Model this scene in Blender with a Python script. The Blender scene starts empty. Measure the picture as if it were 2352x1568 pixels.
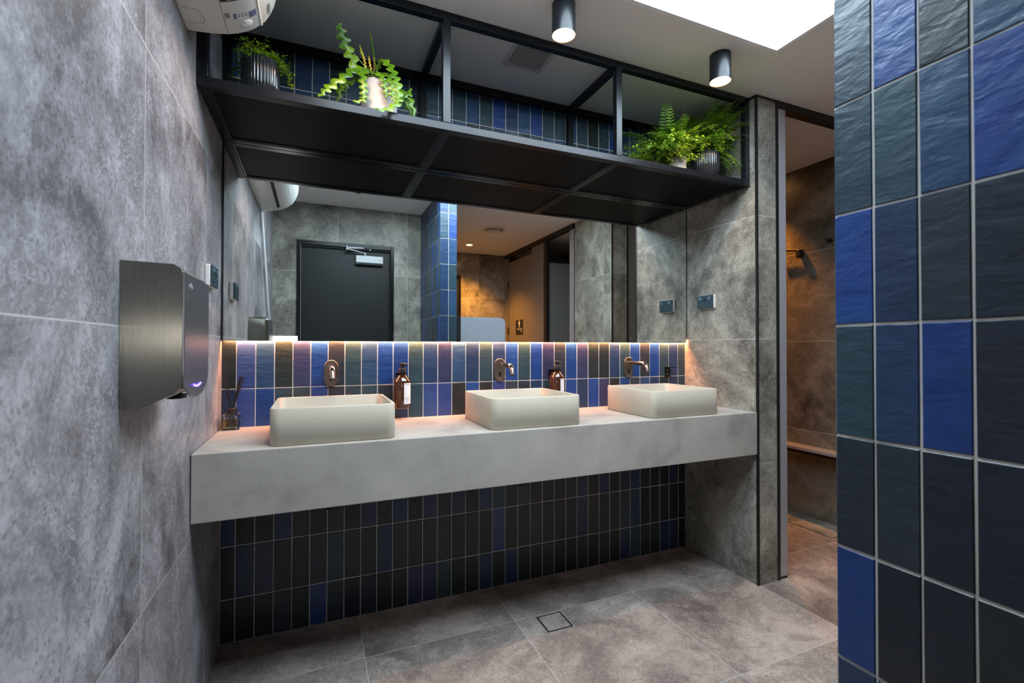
import bpy, math, random
from mathutils import Vector, Matrix
sc = bpy.context.scene
C = sc.collection
PI = math.pi

# ------------------------------------------------------------------ camera
cd = bpy.data.cameras.new('camera'); cam = bpy.data.objects.new('camera', cd); C.objects.link(cam)
cam.location = (0.3386, -2.1067, 1.154)
cam.rotation_euler = (math.radians(90.633), math.radians(-0.05), math.radians(-22.80))
cd.sensor_width = 36; cd.lens = 1071.0 / 2352 * 36; cd.clip_start = 0.02
cd.dof.use_dof = True; cd.dof.focus_distance = 2.1; cd.dof.aperture_fstop = 4.5
sc.camera = cam
# ------------------------------------------------------------------ world, exposure
w = bpy.data.worlds.new('world'); sc.world = w; w.use_nodes = True
w.node_tree.nodes['Background'].inputs[0].default_value = (0.75, 0.87, 1, 1)
w.node_tree.nodes['Background'].inputs[1].default_value = 0.3
vs = sc.view_settings
vs.view_transform = 'Standard'; vs.look = 'None'; vs.exposure = 1.5; vs.gamma = 1.0; vs.use_curve_mapping = False
SKY_STRENGTH = 6.4
SKY_COLOR = (0.70, 0.86, 1.0)
LAMP_STRENGTH = 9.0
SPOT_WATT = 7.0
LAMP_COLOR = (1.0, 0.56, 0.24)
LED_STRENGTH = 130.0
LED_COLOR = (1.0, 0.36, 0.15)

# ------------------------------------------------------------------ main sizes (metres)
W = 2.314; ZC = 2.386; DB = 0.481; ZT = 0.837; ZB = 0.632; ZM = 1.176; ZS = 1.947; DS = 0.446
COL = 1.2386; CY = -1.533; YD = -2.28; XO = 3.42; YF = -3.80; XB = 2.706

# ------------------------------------------------------------------ mesh helper
class MB:
    def __init__(s): s.v = []; s.f = []; s.m = []; s.c = []
    def face(s, idx, m=0, c=None): s.f.append(tuple(idx)); s.m.append(m); s.c.append(c)
    def box(s, x0, x1, y0, y1, z0, z1, m=0):
        b = len(s.v)
        s.v += [(x, y, z) for z in (z0, z1) for y in (y0, y1) for x in (x0, x1)]
        for q in ((0,2,3,1),(4,5,7,6),(0,1,5,4),(2,6,7,3),(0,4,6,2),(1,3,7,5)): s.face([b+i for i in q], m)
        return s
    def prism(s, pts, axis, a0, a1, m=0):
        # pts: 2-D outline in the two other axes (in order x,y,z without axis)
        n = len(pts); b = len(s.v)
        for a in (a0, a1):
            for p, q in pts:
                s.v.append({'X': (a, p, q), 'Y': (p, a, q), 'Z': (p, q, a)}[axis])
        for i in range(n):
            j = (i+1) % n; s.face((b+i, b+j, b+n+j, b+n+i), m)
        s.face([b+i for i in range(n)][::-1], m); s.face([b+n+i for i in range(n)], m)
        return s
    def loft(s, rings, m=0, cap0=True, cap1=True, closed=True):
        n = len(rings[0]); b = len(s.v)
        for r in rings: s.v += [tuple(p) for p in r]
        for k in range(len(rings)-1):
            for i in range(n if closed else n-1):
                j = (i+1) % n
                s.face((b+k*n+i, b+k*n+j, b+(k+1)*n+j, b+(k+1)*n+i), m)
        if cap0: s.face([b+i for i in range(n)][::-1], m)
        if cap1: s.face([b+(len(rings)-1)*n+i for i in range(n)], m)
        return s
    def lathe(s, prof, cx, cy, n=32, m=0, cap0=True, cap1=True, flute=0, fdepth=0):
        rings = []
        for r, z in prof:
            ring = []
            for i in range(n):
                a = 2*PI*i/n; rr = r
                if flute: rr = r * (1 - fdepth*(0.5+0.5*math.cos(flute*a)))
                ring.append((cx+rr*math.cos(a), cy+rr*math.sin(a), z))
            rings.append(ring)
        return s.loft(rings, m, cap0, cap1)
    def tube(s, path, rad, n=10, m=0, cap=True):
        P = [Vector(p) for p in path]; rings = []; up = Vector((0.13, 0.21, 0.97)).normalized()
        for i, p in enumerate(P):
            t = (P[min(i+1, len(P)-1)] - P[max(i-1, 0)]).normalized()
            a = t.cross(up)
            if a.length < 0.05: a = t.cross(Vector((1, 0.2, 0)))
            a.normalize(); b = t.cross(a).normalized()
            r = rad[i] if isinstance(rad, (list, tuple)) else rad
            rings.append([p + a*r*math.cos(2*PI*k/n) + b*r*math.sin(2*PI*k/n) for k in range(n)])
        return s.loft(rings, m, cap, cap)
    def sphere(s, c, r, n=10, m=0, sx=1, sy=1, sz=1):
        rings = []
        for k in range(1, n):
            a = PI*k/n
            rings.append([(c[0]+sx*r*math.sin(a)*math.cos(2*PI*i/n), c[1]+sy*r*math.sin(a)*math.sin(2*PI*i/n), c[2]-sz*r*math.cos(a)) for i in range(n)])
        return s.loft(rings, m)
    def build(s, name, mats, parent=None, loc=None, smooth=False, bevel=0, seg=2, angle=35):
        me = bpy.data.meshes.new(name)
        o = bpy.data.objects.new(name, me)
        if parent is not None: off = wloc(parent)
        elif loc is not None: off = Vector(loc); o.location = off
        else: off = Vector((0, 0, 0))
        me.from_pydata([tuple(Vector(v) - off) for v in s.v], [], s.f)
        if not isinstance(mats, (list, tuple)): mats = [mats]
        for m in mats: me.materials.append(m)
        for p, mi in zip(me.polygons, s.m): p.material_index = mi
        if any(c is not None for c in s.c):
            at = me.color_attributes.new('glaze', 'FLOAT_COLOR', 'CORNER')
            for p, c in zip(me.polygons, s.c):
                cc = c if c is not None else (0.5, 0.5, 0.5, 1)
                for li in p.loop_indices: at.data[li].color = cc
        me.validate(); me.update()
        if smooth:
            me.shade_smooth(); me.set_sharp_from_angle(angle=math.radians(angle))
        C.objects.link(o)
        if parent is not None: o.parent = parent
        if bevel:
            md = o.modifiers.new('bevel', 'BEVEL'); md.width = bevel; md.segments = seg; md.limit_method = 'ANGLE'
            md.angle_limit = math.radians(40)
        return o
def wloc(o):
    v = Vector(o.location)
    while o.parent: o = o.parent; v = v + o.location
    return v
def tag(o, label=None, cat=None, group=None, kind=None):
    if label: o['label'] = label
    if cat: o['category'] = cat
    if group: o['group'] = group
    if kind: o['kind'] = kind
    return o
def empty(name, loc, label, cat, group=None):
    o = bpy.data.objects.new(name, None); C.objects.link(o); o.location = loc; o.empty_display_size = 0.05
    return tag(o, label, cat, group)
def copy_tree(o, parent=None, off=None):
    c = o.copy(); C.objects.link(c); c.parent = parent
    if off is not None: c.location = Vector(o.location) + Vector(off)
    for ch in [x for x in bpy.data.objects if x.parent == o]: copy_tree(ch, c)
    return c
def box(x0, x1, y0, y1, z0, z1): return MB().box(x0, x1, y0, y1, z0, z1)
def rrect(cx, cy, hx, hy, r, z, n=6):
    pts = []
    for (sx, sy, a0) in ((1, 1, 0), (-1, 1, 90), (-1, -1, 180), (1, -1, 270)):
        for k in range(n+1):
            a = math.radians(a0 + 90*k/n)
            pts.append((cx+sx*(hx-r)+r*math.cos(a), cy+sy*(hy-r)+r*math.sin(a), z))
    return pts
def stadium(cx, cz, hw, hh, n=10):   # outline (x,z)
    pts = []
    for k in range(n+1):
        a = PI*k/n; pts.append((cx+hw*math.cos(a), cz+hh-hw+hw*math.sin(a)))
    for k in range(n+1):
        a = PI+PI*k/n; pts.append((cx+hw*math.cos(a), cz-hh+hw+hw*math.sin(a)))
    return pts
def text(s, size, origin, xd, yd, mat, name, parent, ext=0.0002, align='LEFT'):
    cu = bpy.data.curves.new('t', 'FONT'); cu.body = s; cu.size = size; cu.extrude = ext; cu.align_x = align
    cu.resolution_u = 3
    ob = bpy.data.objects.new('t', cu); C.objects.link(ob)
    dg = bpy.context.evaluated_depsgraph_get(); dg.update()
    me = bpy.data.meshes.new_from_object(ob.evaluated_get(dg))
    bpy.data.objects.remove(ob); bpy.data.curves.remove(cu)
    xd = Vector(xd).normalized(); yd = Vector(yd).normalized(); zd = xd.cross(yd)
    off = wloc(parent)
    for v in me.vertices:
        c = v.co.copy(); v.co = Vector(origin) - off + xd*c.x + yd*c.y + zd*c.z
    me.materials.clear(); me.materials.append(mat); me.name = name
    o = bpy.data.objects.new(name, me); C.objects.link(o); o.parent = parent
    return o

# ------------------------------------------------------------------ materials
def newmat(name):
    m = bpy.data.materials.new(name); m.use_nodes = True
    nt = m.node_tree; nt.nodes.clear()
    out = nt.nodes.new('ShaderNodeOutputMaterial'); b = nt.nodes.new('ShaderNodeBsdfPrincipled')
    nt.links.new(b.outputs[0], out.inputs[0])
    return m, nt, b
def plain(name, col, rough=0.5, metal=0.0, noise=0.0, nscale=8.0, bump=0.0, bscale=60.0, coat=0.0, spec=0.5):
    m, nt, b = newmat(name)
    b.inputs['Base Color'].default_value = (*col, 1); b.inputs['Roughness'].default_value = rough
    b.inputs['Metallic'].default_value = metal; b.inputs['Coat Weight'].default_value = coat
    b.inputs['Specular IOR Level'].default_value = spec
    tc = nt.nodes.new('ShaderNodeNewGeometry')
    nz = nt.nodes.new('ShaderNodeTexNoise'); nz.inputs['Scale'].default_value = nscale; nz.inputs['Detail'].default_value = 5
    nt.links.new(tc.outputs['Position'], nz.inputs['Vector'])
    mx = nt.nodes.new('ShaderNodeMix'); mx.data_type = 'RGBA'
    k = max(noise, 0.02)
    mx.inputs[6].default_value = (*[c*(1-k) for c in col], 1); mx.inputs[7].default_value = (*[min(1, c*(1+k)) for c in col], 1)
    nt.links.new(nz.outputs['Fac'], mx.inputs[0]); nt.links.new(mx.outputs[2], b.inputs['Base Color'])
    if bump:
        n2 = nt.nodes.new('ShaderNodeTexNoise'); n2.inputs['Scale'].default_value = bscale
        nt.links.new(tc.outputs['Position'], n2.inputs['Vector'])
        bp = nt.nodes.new('ShaderNodeBump'); bp.inputs['Strength'].default_value = bump; bp.inputs['Distance'].default_value = 0.002
        nt.links.new(n2.outputs['Fac'], bp.inputs['Height']); nt.links.new(bp.outputs[0], b.inputs['Normal'])
    return m
def emit(name, col, st):
    m = bpy.data.materials.new(name); m.use_nodes = True; nt = m.node_tree; nt.nodes.clear()
    out = nt.nodes.new('ShaderNodeOutputMaterial'); e = nt.nodes.new('ShaderNodeEmission')
    e.inputs[0].default_value = (*col, 1); e.inputs[1].default_value = st
    nt.links.new(e.outputs[0], out.inputs[0]); return m
def math_n(nt, op, a, b=None, c=None):
    n = nt.nodes.new('ShaderNodeMath'); n.operation = op
    for i, x in enumerate((a, b, c)):
        if x is None: continue
        if isinstance(x, (int, float)): n.inputs[i].default_value = x
        else: nt.links.new(x, n.inputs[i])
    return n.outputs[0]
def ramp(nt, fac, stops):
    r = nt.nodes.new('ShaderNodeValToRGB'); cr = r.color_ramp
    while len(cr.elements) < len(stops): cr.elements.new(0.5)
    for e, (p, c) in zip(cr.elements, stops):
        e.position = p; e.color = (*c, 1) if len(c) == 3 else c
    nt.links.new(fac, r.inputs[0]); return r.outputs[0]
def mixc(nt, fac, a, b, mode='MIX'):
    m = nt.nodes.new('ShaderNodeMix'); m.data_type = 'RGBA'; m.blend_type = mode
    for i, x in ((0, fac), (6, a), (7, b)):
        if isinstance(x, (int, float)): m.inputs[i].default_value = x
        elif isinstance(x, tuple): m.inputs[i].default_value = (*x, 1)
        else: nt.links.new(x, m.inputs[i])
    return m.outputs[2]
def stone(name, ax1, o1, ax2, o2, dark=(0.085, 0.078, 0.062), light=(0.37, 0.35, 0.295), tint=1.0, rough=0.42, streak=None):
    # large-format stone-look porcelain tile with thin pale joints on a 605 mm grid
    m, nt, b = newmat(name)
    g = nt.nodes.new('ShaderNodeNewGeometry'); sx = nt.nodes.new('ShaderNodeSeparateXYZ')
    nt.links.new(g.outputs['Position'], sx.inputs[0])
    P = 0.605; cells = []; edges = []
    for ax, o in ((ax1, o1), (ax2, o2)):
        t = math_n(nt, 'DIVIDE', math_n(nt, 'SUBTRACT', sx.outputs[ax], o), P)
        cells.append(math_n(nt, 'FLOOR', t)); f = math_n(nt, 'FRACT', t)
        edges.append(math_n(nt, 'MINIMUM', f, math_n(nt, 'SUBTRACT', 1.0, f)))
    e = math_n(nt, 'MINIMUM', edges[0], edges[1])
    joint = math_n(nt, 'LESS_THAN', e, 0.0013/P)
    cv = nt.nodes.new('ShaderNodeCombineXYZ'); nt.links.new(cells[0], cv.inputs[0]); nt.links.new(cells[1], cv.inputs[1])
    wn = nt.nodes.new('ShaderNodeTexWhiteNoise'); wn.noise_dimensions = '3D'; nt.links.new(cv.outputs[0], wn.inputs['Vector'])
    sc_ = nt.nodes.new('ShaderNodeVectorMath'); sc_.operation = 'SCALE'; sc_.inputs['Scale'].default_value = 9.0
    nt.links.new(wn.outputs['Color'], sc_.inputs[0])
    ad = nt.nodes.new('ShaderNodeVectorMath'); ad.operation = 'ADD'
    nt.links.new(g.outputs['Position'], ad.inputs[0]); nt.links.new(sc_.outputs[0], ad.inputs[1])
    src = ad.outputs[0]
    def noise(scale, detail, rgh=0.6, dist=0.0, lac=2.0):
        n = nt.nodes.new('ShaderNodeTexNoise'); n.inputs['Scale'].default_value = scale; n.inputs['Detail'].default_value = detail
        n.inputs['Roughness'].default_value = rgh; n.inputs['Distortion'].default_value = dist
        nt.links.new(src, n.inputs['Vector']); return n.outputs['Fac']
    big = noise(2.6, 9, 0.62, 0.7); med = noise(13, 10, 0.78, 0.5); fine = noise(120, 5, 0.8); vein = noise(3.1, 7, 0.6, 1.2); swirl = noise(26, 5, 0.65, 1.6)
    s = math_n(nt, 'ADD', math_n(nt, 'MULTIPLY', big, 0.50), math_n(nt, 'ADD', math_n(nt, 'MULTIPLY', med, 0.27), math_n(nt, 'MULTIPLY', fine, 0.23)))
    mid = tuple((a+c)*0.5 for a, c in zip(dark, light))
    col = ramp(nt, s, [(0.415, dark), (0.482, mid), (0.538, light), (0.625, tuple(c*1.35 for c in light))])
    # darker cloudy patches, pale calcite swirls inside them
    patch = ramp(nt, math_n(nt, 'ADD', vein, math_n(nt, 'MULTIPLY', math_n(nt, 'SUBTRACT', med, 0.5), 0.35)), [(0.425, (1, 1, 1)), (0.475, (0, 0, 0))])
    col = mixc(nt, math_n(nt, 'MULTIPLY', patch, 0.55), col, tuple(c*0.62 for c in mid))
    sw = math_n(nt, 'LESS_THAN', math_n(nt, 'ABSOLUTE', math_n(nt, 'SUBTRACT', swirl, 0.5)), 0.022)
    col = mixc(nt, math_n(nt, 'MULTIPLY', math_n(nt, 'MULTIPLY', sw, patch), 0.40), col, tuple(min(1, c*1.5) for c in light))
    crack = math_n(nt, 'LESS_THAN', math_n(nt, 'ABSOLUTE', math_n(nt, 'SUBTRACT', vein, 0.545)), 0.0028)
    col = mixc(nt, math_n(nt, 'MULTIPLY', crack, 0.4), col, tuple(c*0.5 for c in dark))
    vo = nt.nodes.new('ShaderNodeTexVoronoi'); vo.inputs['Scale'].default_value = 70; nt.links.new(src, vo.inputs['Vector'])
    pit = math_n(nt, 'MULTIPLY', math_n(nt, 'LESS_THAN', vo.outputs['Distance'], 0.26), math_n(nt, 'GREATER_THAN', med, 0.51))
    col = mixc(nt, math_n(nt, 'MULTIPLY', pit, 0.45), col, tuple(c*0.55 for c in dark))
    br = math_n(nt, 'ADD', 0.90, math_n(nt, 'MULTIPLY', wn.outputs['Value'], 0.2))
    hs = nt.nodes.new('ShaderNodeHueSaturation'); nt.links.new(col, hs.inputs['Color']); nt.links.new(math_n(nt, 'MULTIPLY', br, tint), hs.inputs['Value'])
    col = mixc(nt, joint, hs.outputs[0], (0.48*tint, 0.47*tint, 0.45*tint))
    nt.links.new(col, b.inputs['Base Color']); b.inputs['Roughness'].default_value = rough
    h = math_n(nt, 'SUBTRACT', math_n(nt, 'ADD', math_n(nt, 'MULTIPLY', fine, 0.35), math_n(nt, 'MULTIPLY', med, 0.4)), math_n(nt, 'MULTIPLY', joint, 1.0))
    bp = nt.nodes.new('ShaderNodeBump'); bp.inputs['Strength'].default_value = 0.25; bp.inputs['Distance'].default_value = 0.0015
    nt.links.new(h, bp.inputs['Height']); nt.links.new(bp.outputs[0], b.inputs['Normal'])
    return m
def concrete(name, base, dots=26, blot=0.10, rough=0.5):
    m, nt, b = newmat(name)
    g = nt.nodes.new('ShaderNodeNewGeometry'); src = g.outputs['Position']
    def noise(scale, detail, dist=0.0):
        n = nt.nodes.new('ShaderNodeTexNoise'); n.inputs['Scale'].default_value = scale; n.inputs['Detail'].default_value = detail
        n.inputs['Distortion'].default_value = dist; nt.links.new(src, n.inputs['Vector']); return n.outputs['Fac']
    a = noise(3.2, 6, 0.5); f = noise(160, 3); md = noise(14, 5)
    s = math_n(nt, 'ADD', math_n(nt, 'MULTIPLY', a, 0.6), math_n(nt, 'ADD', math_n(nt, 'MULTIPLY', md, 0.25), math_n(nt, 'MULTIPLY', f, 0.15)))
    col = ramp(nt, s, [(0.34, tuple(c*(1-blot*2.2) for c in base)), (0.46, tuple(c*(1-blot*0.5) for c in base)), (0.56, base), (0.7, tuple(c*(1+blot) for c in base))])
    tot = None
    for sc_, th, lim, k in ((dots, 0.085, 0.5, 0.92), (dots*2.3, 0.10, 0.46, 0.6)):
        v = nt.nodes.new('ShaderNodeTexVoronoi'); v.inputs['Scale'].default_value = sc_; nt.links.new(src, v.inputs['Vector'])
        wn = nt.nodes.new('ShaderNodeSeparateColor'); nt.links.new(v.outputs['Color'], wn.inputs[0])
        d = math_n(nt, 'MULTIPLY', math_n(nt, 'LESS_THAN', v.outputs['Distance'], math_n(nt, 'MULTIPLY', wn.outputs[0], th)), math_n(nt, 'GREATER_THAN', wn.outputs[1], lim))
        col = mixc(nt, math_n(nt, 'MULTIPLY', d, k), col, tuple(c*0.16 for c in base))
        tot = d if tot is None else math_n(nt, 'MAXIMUM', tot, d)
    nt.links.new(col, b.inputs['Base Color']); b.inputs['Roughness'].default_value = rough
    bp = nt.nodes.new('ShaderNodeBump'); bp.inputs['Strength'].default_value = 0.3; bp.inputs['Distance'].default_value = 0.001
    nt.links.new(math_n(nt, 'SUBTRACT', math_n(nt, 'MULTIPLY', f, 0.2), tot), bp.inputs['Height']); nt.links.new(bp.outputs[0], b.inputs['Normal'])
    return m
def glaze(name):
    m, nt, b = newmat(name)
    g = nt.nodes.new('ShaderNodeNewGeometry'); at = nt.nodes.new('ShaderNodeAttribute'); at.attribute_name = 'glaze'
    mp = nt.nodes.new('ShaderNodeMapping'); mp.inputs['Scale'].default_value = (1, 1, 1.7); nt.links.new(g.outputs['Position'], mp.inputs[0])
    def noise(scale, detail, dist=0.0, s=mp.outputs[0]):
        n = nt.nodes.new('ShaderNodeTexNoise'); n.inputs['Scale'].default_value = scale; n.inputs['Detail'].default_value = detail
        n.inputs['Distortion'].default_value = dist; nt.links.new(s, n.inputs['Vector']); return n.outputs['Fac']
    cl = noise(13, 5, 0.6); fi = noise(70, 4)
    v = math_n(nt, 'ADD', 0.55, math_n(nt, 'ADD', math_n(nt, 'MULTIPLY', cl, 0.65), math_n(nt, 'MULTIPLY', fi, 0.25)))
    hs = nt.nodes.new('ShaderNodeHueSaturation'); nt.links.new(at.outputs['Color'], hs.inputs['Color']); nt.links.new(v, hs.inputs['Value'])
    nt.links.new(math_n(nt, 'ADD', 0.485, math_n(nt, 'MULTIPLY', noise(7, 2), 0.03)), hs.inputs['Hue'])
    nt.links.new(hs.outputs[0], b.inputs['Base Color'])
    b.inputs['Roughness'].default_value = 0.33; b.inputs['Specular IOR Level'].default_value = 0.5
    mp2 = nt.nodes.new('ShaderNodeMapping'); mp2.inputs['Scale'].default_value = (0.6, 0.6, 1.35); nt.links.new(g.outputs['Position'], mp2.inputs[0])
    h = math_n(nt, 'ADD', noise(22, 4, 0.5, mp2.outputs[0]), math_n(nt, 'MULTIPLY', noise(75, 3, 0.3, mp2.outputs[0]), 0.25))
    bp = nt.nodes.new('ShaderNodeBump'); bp.inputs['Strength'].default_value = 0.7; bp.inputs['Distance'].default_value = 0.004
    nt.links.new(h, bp.inputs['Height']); nt.links.new(bp.outputs[0], b.inputs['Normal'])
    return m
def brushed(name, col, rough=0.3, axis_scale=(4, 4, 400), aniso=0.0):
    m, nt, b = newmat(name)
    if aniso:
        tg = nt.nodes.new('ShaderNodeTangent'); tg.direction_type = 'RADIAL'; tg.axis = 'Z'
        b.inputs['Anisotropic'].default_value = aniso; nt.links.new(tg.outputs[0], b.inputs['Tangent'])
    g = nt.nodes.new('ShaderNodeNewGeometry'); mp = nt.nodes.new('ShaderNodeMapping'); mp.inputs['Scale'].default_value = axis_scale
    nt.links.new(g.outputs['Position'], mp.inputs[0]); n = nt.nodes.new('ShaderNodeTexNoise'); n.inputs['Scale'].default_value = 3; n.inputs['Detail'].default_value = 3
    nt.links.new(mp.outputs[0], n.inputs['Vector'])
    nt.links.new(ramp(nt, n.outputs['Fac'], [(0.3, tuple(c*0.8 for c in col)), (0.7, col)]), b.inputs['Base Color'])
    b.inputs['Metallic'].default_value = 1.0; b.inputs['Roughness'].default_value = rough
    bp = nt.nodes.new('ShaderNodeBump'); bp.inputs['Strength'].default_value = 0.12; bp.inputs['Distance'].default_value = 0.0005
    nt.links.new(n.outputs['Fac'], bp.inputs['Height']); nt.links.new(bp.outputs[0], b.inputs['Normal'])
    return m
def leafmat(name, c1, c2, rough=0.38, trans=0.25):
    m, nt, b = newmat(name)
    g = nt.nodes.new('ShaderNodeNewGeometry'); n = nt.nodes.new('ShaderNodeTexNoise'); n.inputs['Scale'].default_value = 14; n.inputs['Detail'].default_value = 3
    nt.links.new(g.outputs['Position'], n.inputs['Vector'])
    cc = ramp(nt, n.outputs['Fac'], [(0.35, c1), (0.65, c2)])
    nt.links.new(cc, b.inputs['Base Color']); b.inputs['Roughness'].default_value = rough
    tr = nt.nodes.new('ShaderNodeBsdfTranslucent'); nt.links.new(cc, tr.inputs[0])
    ms = nt.nodes.new('ShaderNodeMixShader'); ms.inputs[0].default_value = trans
    nt.links.new(b.outputs[0], ms.inputs[1]); nt.links.new(tr.outputs[0], ms.inputs[2])
    nt.links.new(ms.outputs[0], [x for x in nt.nodes if x.type == 'OUTPUT_MATERIAL'][0].inputs[0])
    return m
ZJ = -0.018
M_stoneL = stone('stone_left', 'Y', -0.285, 'Z', ZJ, dark=(0.095, 0.088, 0.095), light=(0.37, 0.355, 0.375))  # same stone, tinted violet: the skylight's cool cast is put into its colour
M_stoneX = stone('stone_side', 'Y', -0.600, 'Z', ZJ)
M_stoneC = stone('stone_brown', 'Y', -0.24, 'Z', ZJ, dark=(0.05, 0.042, 0.032), light=(0.21, 0.18, 0.14))
M_stoneB = stone('stone_block', 'Y', -0.24, 'Z', ZJ)
M_stoneY = stone('stone_end', 'X', 0.512, 'Z', ZJ)
M_floor = stone('stone_floor', 'X', 0.512, 'Y', -0.290, dark=(0.14, 0.112, 0.098), light=(0.41, 0.335, 0.29), rough=0.45)
M_ceil = plain('ceiling_paint', (0.84, 0.84, 0.83), 0.8)
M_grout = plain('grout', (0.52, 0.50, 0.46), 0.8, noise=0.08, nscale=60)
M_glaze = glaze('zellige_glaze')
M_concrete = concrete('bench_concrete', (0.40, 0.375, 0.335), dots=22, blot=0.17)
M_basin = concrete('basin_concrete', (0.50, 0.46, 0.37), dots=55, blot=0.05, rough=0.42)
M_black = plain('black_steel', (0.007, 0.008, 0.010), 0.27, noise=0.1, spec=0.3)
M_blackmat = plain('black_matte', (0.007, 0.007, 0.008), 0.5)
M_panel = plain('shelf_underside', (0.004, 0.004, 0.004), 0.55, spec=0.12)
M_white = plain('white_plastic', (0.60, 0.60, 0.58), 0.35)
M_whitedark = plain('grey_print', (0.06, 0.065, 0.06), 0.5)
M_lcd = plain('smoked_display', (0.12, 0.15, 0.22), 0.15)
M_slate = plain('slate_plastic', (0.022, 0.05, 0.065), 0.35)
M_slate2 = plain('slate_switch', (0.09, 0.16, 0.20), 0.3)
M_gun = brushed('gunmetal', (0.33, 0.28, 0.24), 0.28, (300, 300, 6))
M_gunspout = plain('gunmetal_spout', (0.36, 0.29, 0.25), 0.2, 1.0)
M_steel = brushed('brushed_steel', (0.34, 0.325, 0.28), 0.25, (250, 250, 5), aniso=0.93)
M_steelf = brushed('brushed_steel_front', (0.42, 0.43, 0.46), 0.3, (6, 6, 300))
M_chrome = plain('chrome', (0.7, 0.7, 0.7), 0.15, 1.0)
M_silver = plain('silver_paint', (0.50, 0.52, 0.53), 0.35, 0.2)
M_bright = plain('bright_white_plastic', (0.85, 0.86, 0.88), 0.3)
M_alu = plain('satin_aluminium', (0.42, 0.41, 0.43), 0.35, 0.35)
M_lam = plain('grey_laminate', (0.20, 0.185, 0.17), 0.42, noise=0.06)
M_scr = plain('pale_laminate', (0.40, 0.44, 0.50), 0.4)
M_door = plain('charcoal_door', (0.013, 0.015, 0.016), 0.45, spec=0.35)
M_pot = plain('black_ribbed_glaze', (0.02, 0.021, 0.024), 0.16)
M_potw = plain('white_ceramic', (0.44, 0.41, 0.39), 0.55)
M_potb = plain('beige_ceramic', (0.60, 0.52, 0.42), 0.45)
M_soil = plain('potting_soil', (0.03, 0.022, 0.016), 0.9, noise=0.4, nscale=90, bump=0.8, bscale=120)
M_leafc = leafmat('cactus_leaf', (0.045, 0.14, 0.004), (0.16, 0.29, 0.008), 0.30, 0.22)
M_leafy = leafmat('yellow_leaf', (0.65, 0.28, 0.02), (0.6, 0.55, 0.04), 0.4)
M_rib = leafmat('leaf_midrib', (0.22, 0.34, 0.07), (0.28, 0.42, 0.12), 0.4, 0.1)
M_maid = leafmat('maidenhair_leaf', (0.08, 0.21, 0.005), (0.29, 0.44, 0.015), 0.5, 0.35)
M_fern = leafmat('fern_leaf', (0.05, 0.16, 0.008), (0.16, 0.33, 0.015), 0.5, 0.35)
M_fernb = leafmat('fern_bright', (0.12, 0.27, 0.010), (0.33, 0.48, 0.025), 0.5, 0.35)
M_dry = leafmat('dry_frond', (0.26, 0.09, 0.02), (0.45, 0.22, 0.06), 0.7, 0.2)
M_stem = plain('fern_stem', (0.10, 0.12, 0.03), 0.6)
M_sky = emit('skylight_diffuser', SKY_COLOR, SKY_STRENGTH)
M_lamp = emit('lamp_disc', LAMP_COLOR, LAMP_STRENGTH)
M_amb = emit('amber_lamp_disc', (1.0, 0.50, 0.14), 14.0)
M_led = emit('led_strip', LED_COLOR, LED_STRENGTH)
M_photo = emit('light_panel_face', (1.0, 0.96, 0.9), 4.5)
M_blueled = emit('blue_indicator', (0.08, 0.05, 1.0), 5)
m, nt, b = newmat('mirror_silver'); M_mirror = m
b.inputs['Base Color'].default_value = (0.86, 0.89, 0.86, 1); b.inputs['Metallic'].default_value = 1; b.inputs['Roughness'].default_value = 0.0
m, nt, b = newmat('amber_glass'); M_amber = m
b.inputs['Base Color'].default_value = (0.05, 0.018, 0.008, 1); b.inputs['Roughness'].default_value = 0.08; b.inputs['Coat Weight'].default_value = 0.6
m, nt, b = newmat('clear_glass'); M_glass = m
b.inputs['Base Color'].default_value = (1, 1, 1, 1); b.inputs['Roughness'].default_value = 0.0; b.inputs['Transmission Weight'].default_value = 1; b.inputs['IOR'].default_value = 1.45
m, nt, b = newmat('scented_oil'); M_oil = m
b.inputs['Base Color'].default_value = (0.85, 0.72, 0.22, 1); b.inputs['Roughness'].default_value = 0.0; b.inputs['Transmission Weight'].default_value = 1; b.inputs['IOR'].default_value = 1.36

# ------------------------------------------------------------------ room shell
def struct(name, mb, mats, **k): return tag(mb.build(name, mats, **k), kind='structure')
struct('floor', box(-0.1, 3.52, -3.9, 1.1, -0.1, 0), M_floor)
SX0, SX1, SY0, SY1 = 0.36, 2.112, -1.515, -0.745
cm = MB(); cm.box(-0.1, SX0, -3.9, 1.1, ZC, ZC+0.1).box(SX1, 3.52, -3.9, 1.1, ZC, ZC+0.1).box(SX0, SX1, -3.9, SY0, ZC, ZC+0.1).box(SX0, SX1, SY1, 1.1, ZC, ZC+0.1)
struct('ceiling', cm, M_ceil)
sk = struct('window_1', MB().box(SX0, SX0+0.012, SY0, SY1, ZC+0.001, ZC+0.03).box(SX1-0.012, SX1, SY0, SY1, ZC+0.001, ZC+0.03)
            .box(SX0+0.012, SX1-0.012, SY0, SY0+0.012, ZC+0.001, ZC+0.03).box(SX0+0.012, SX1-0.012, SY1-0.012, SY1, ZC+0.001, ZC+0.03), M_ceil)
tag(sk, 'rectangular skylight in the ceiling glowing white with daylight')
box(SX0+0.012, SX1-0.012, SY0+0.012, SY1-0.012, ZC+0.018, ZC+0.03).build('diffuser', M_sky, sk)
struct('wall_left', box(-0.1, 0, -2.38, 0.1, 0, ZC), M_stoneL)
struct('wall_right', box(W, W+0.138, -DB, 1.0, 0, ZC), M_stoneX)
tr = struct('trim_1', box(W-0.0015, W+0.009, -DB-0.002, -DB+0.008, 0, ZC), M_blackmat)
tr = struct('trim_2', box(W+0.132, W+0.152, -DB-0.002, -DB+0.02, 0, ZC-0.012), M_blackmat)
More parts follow.
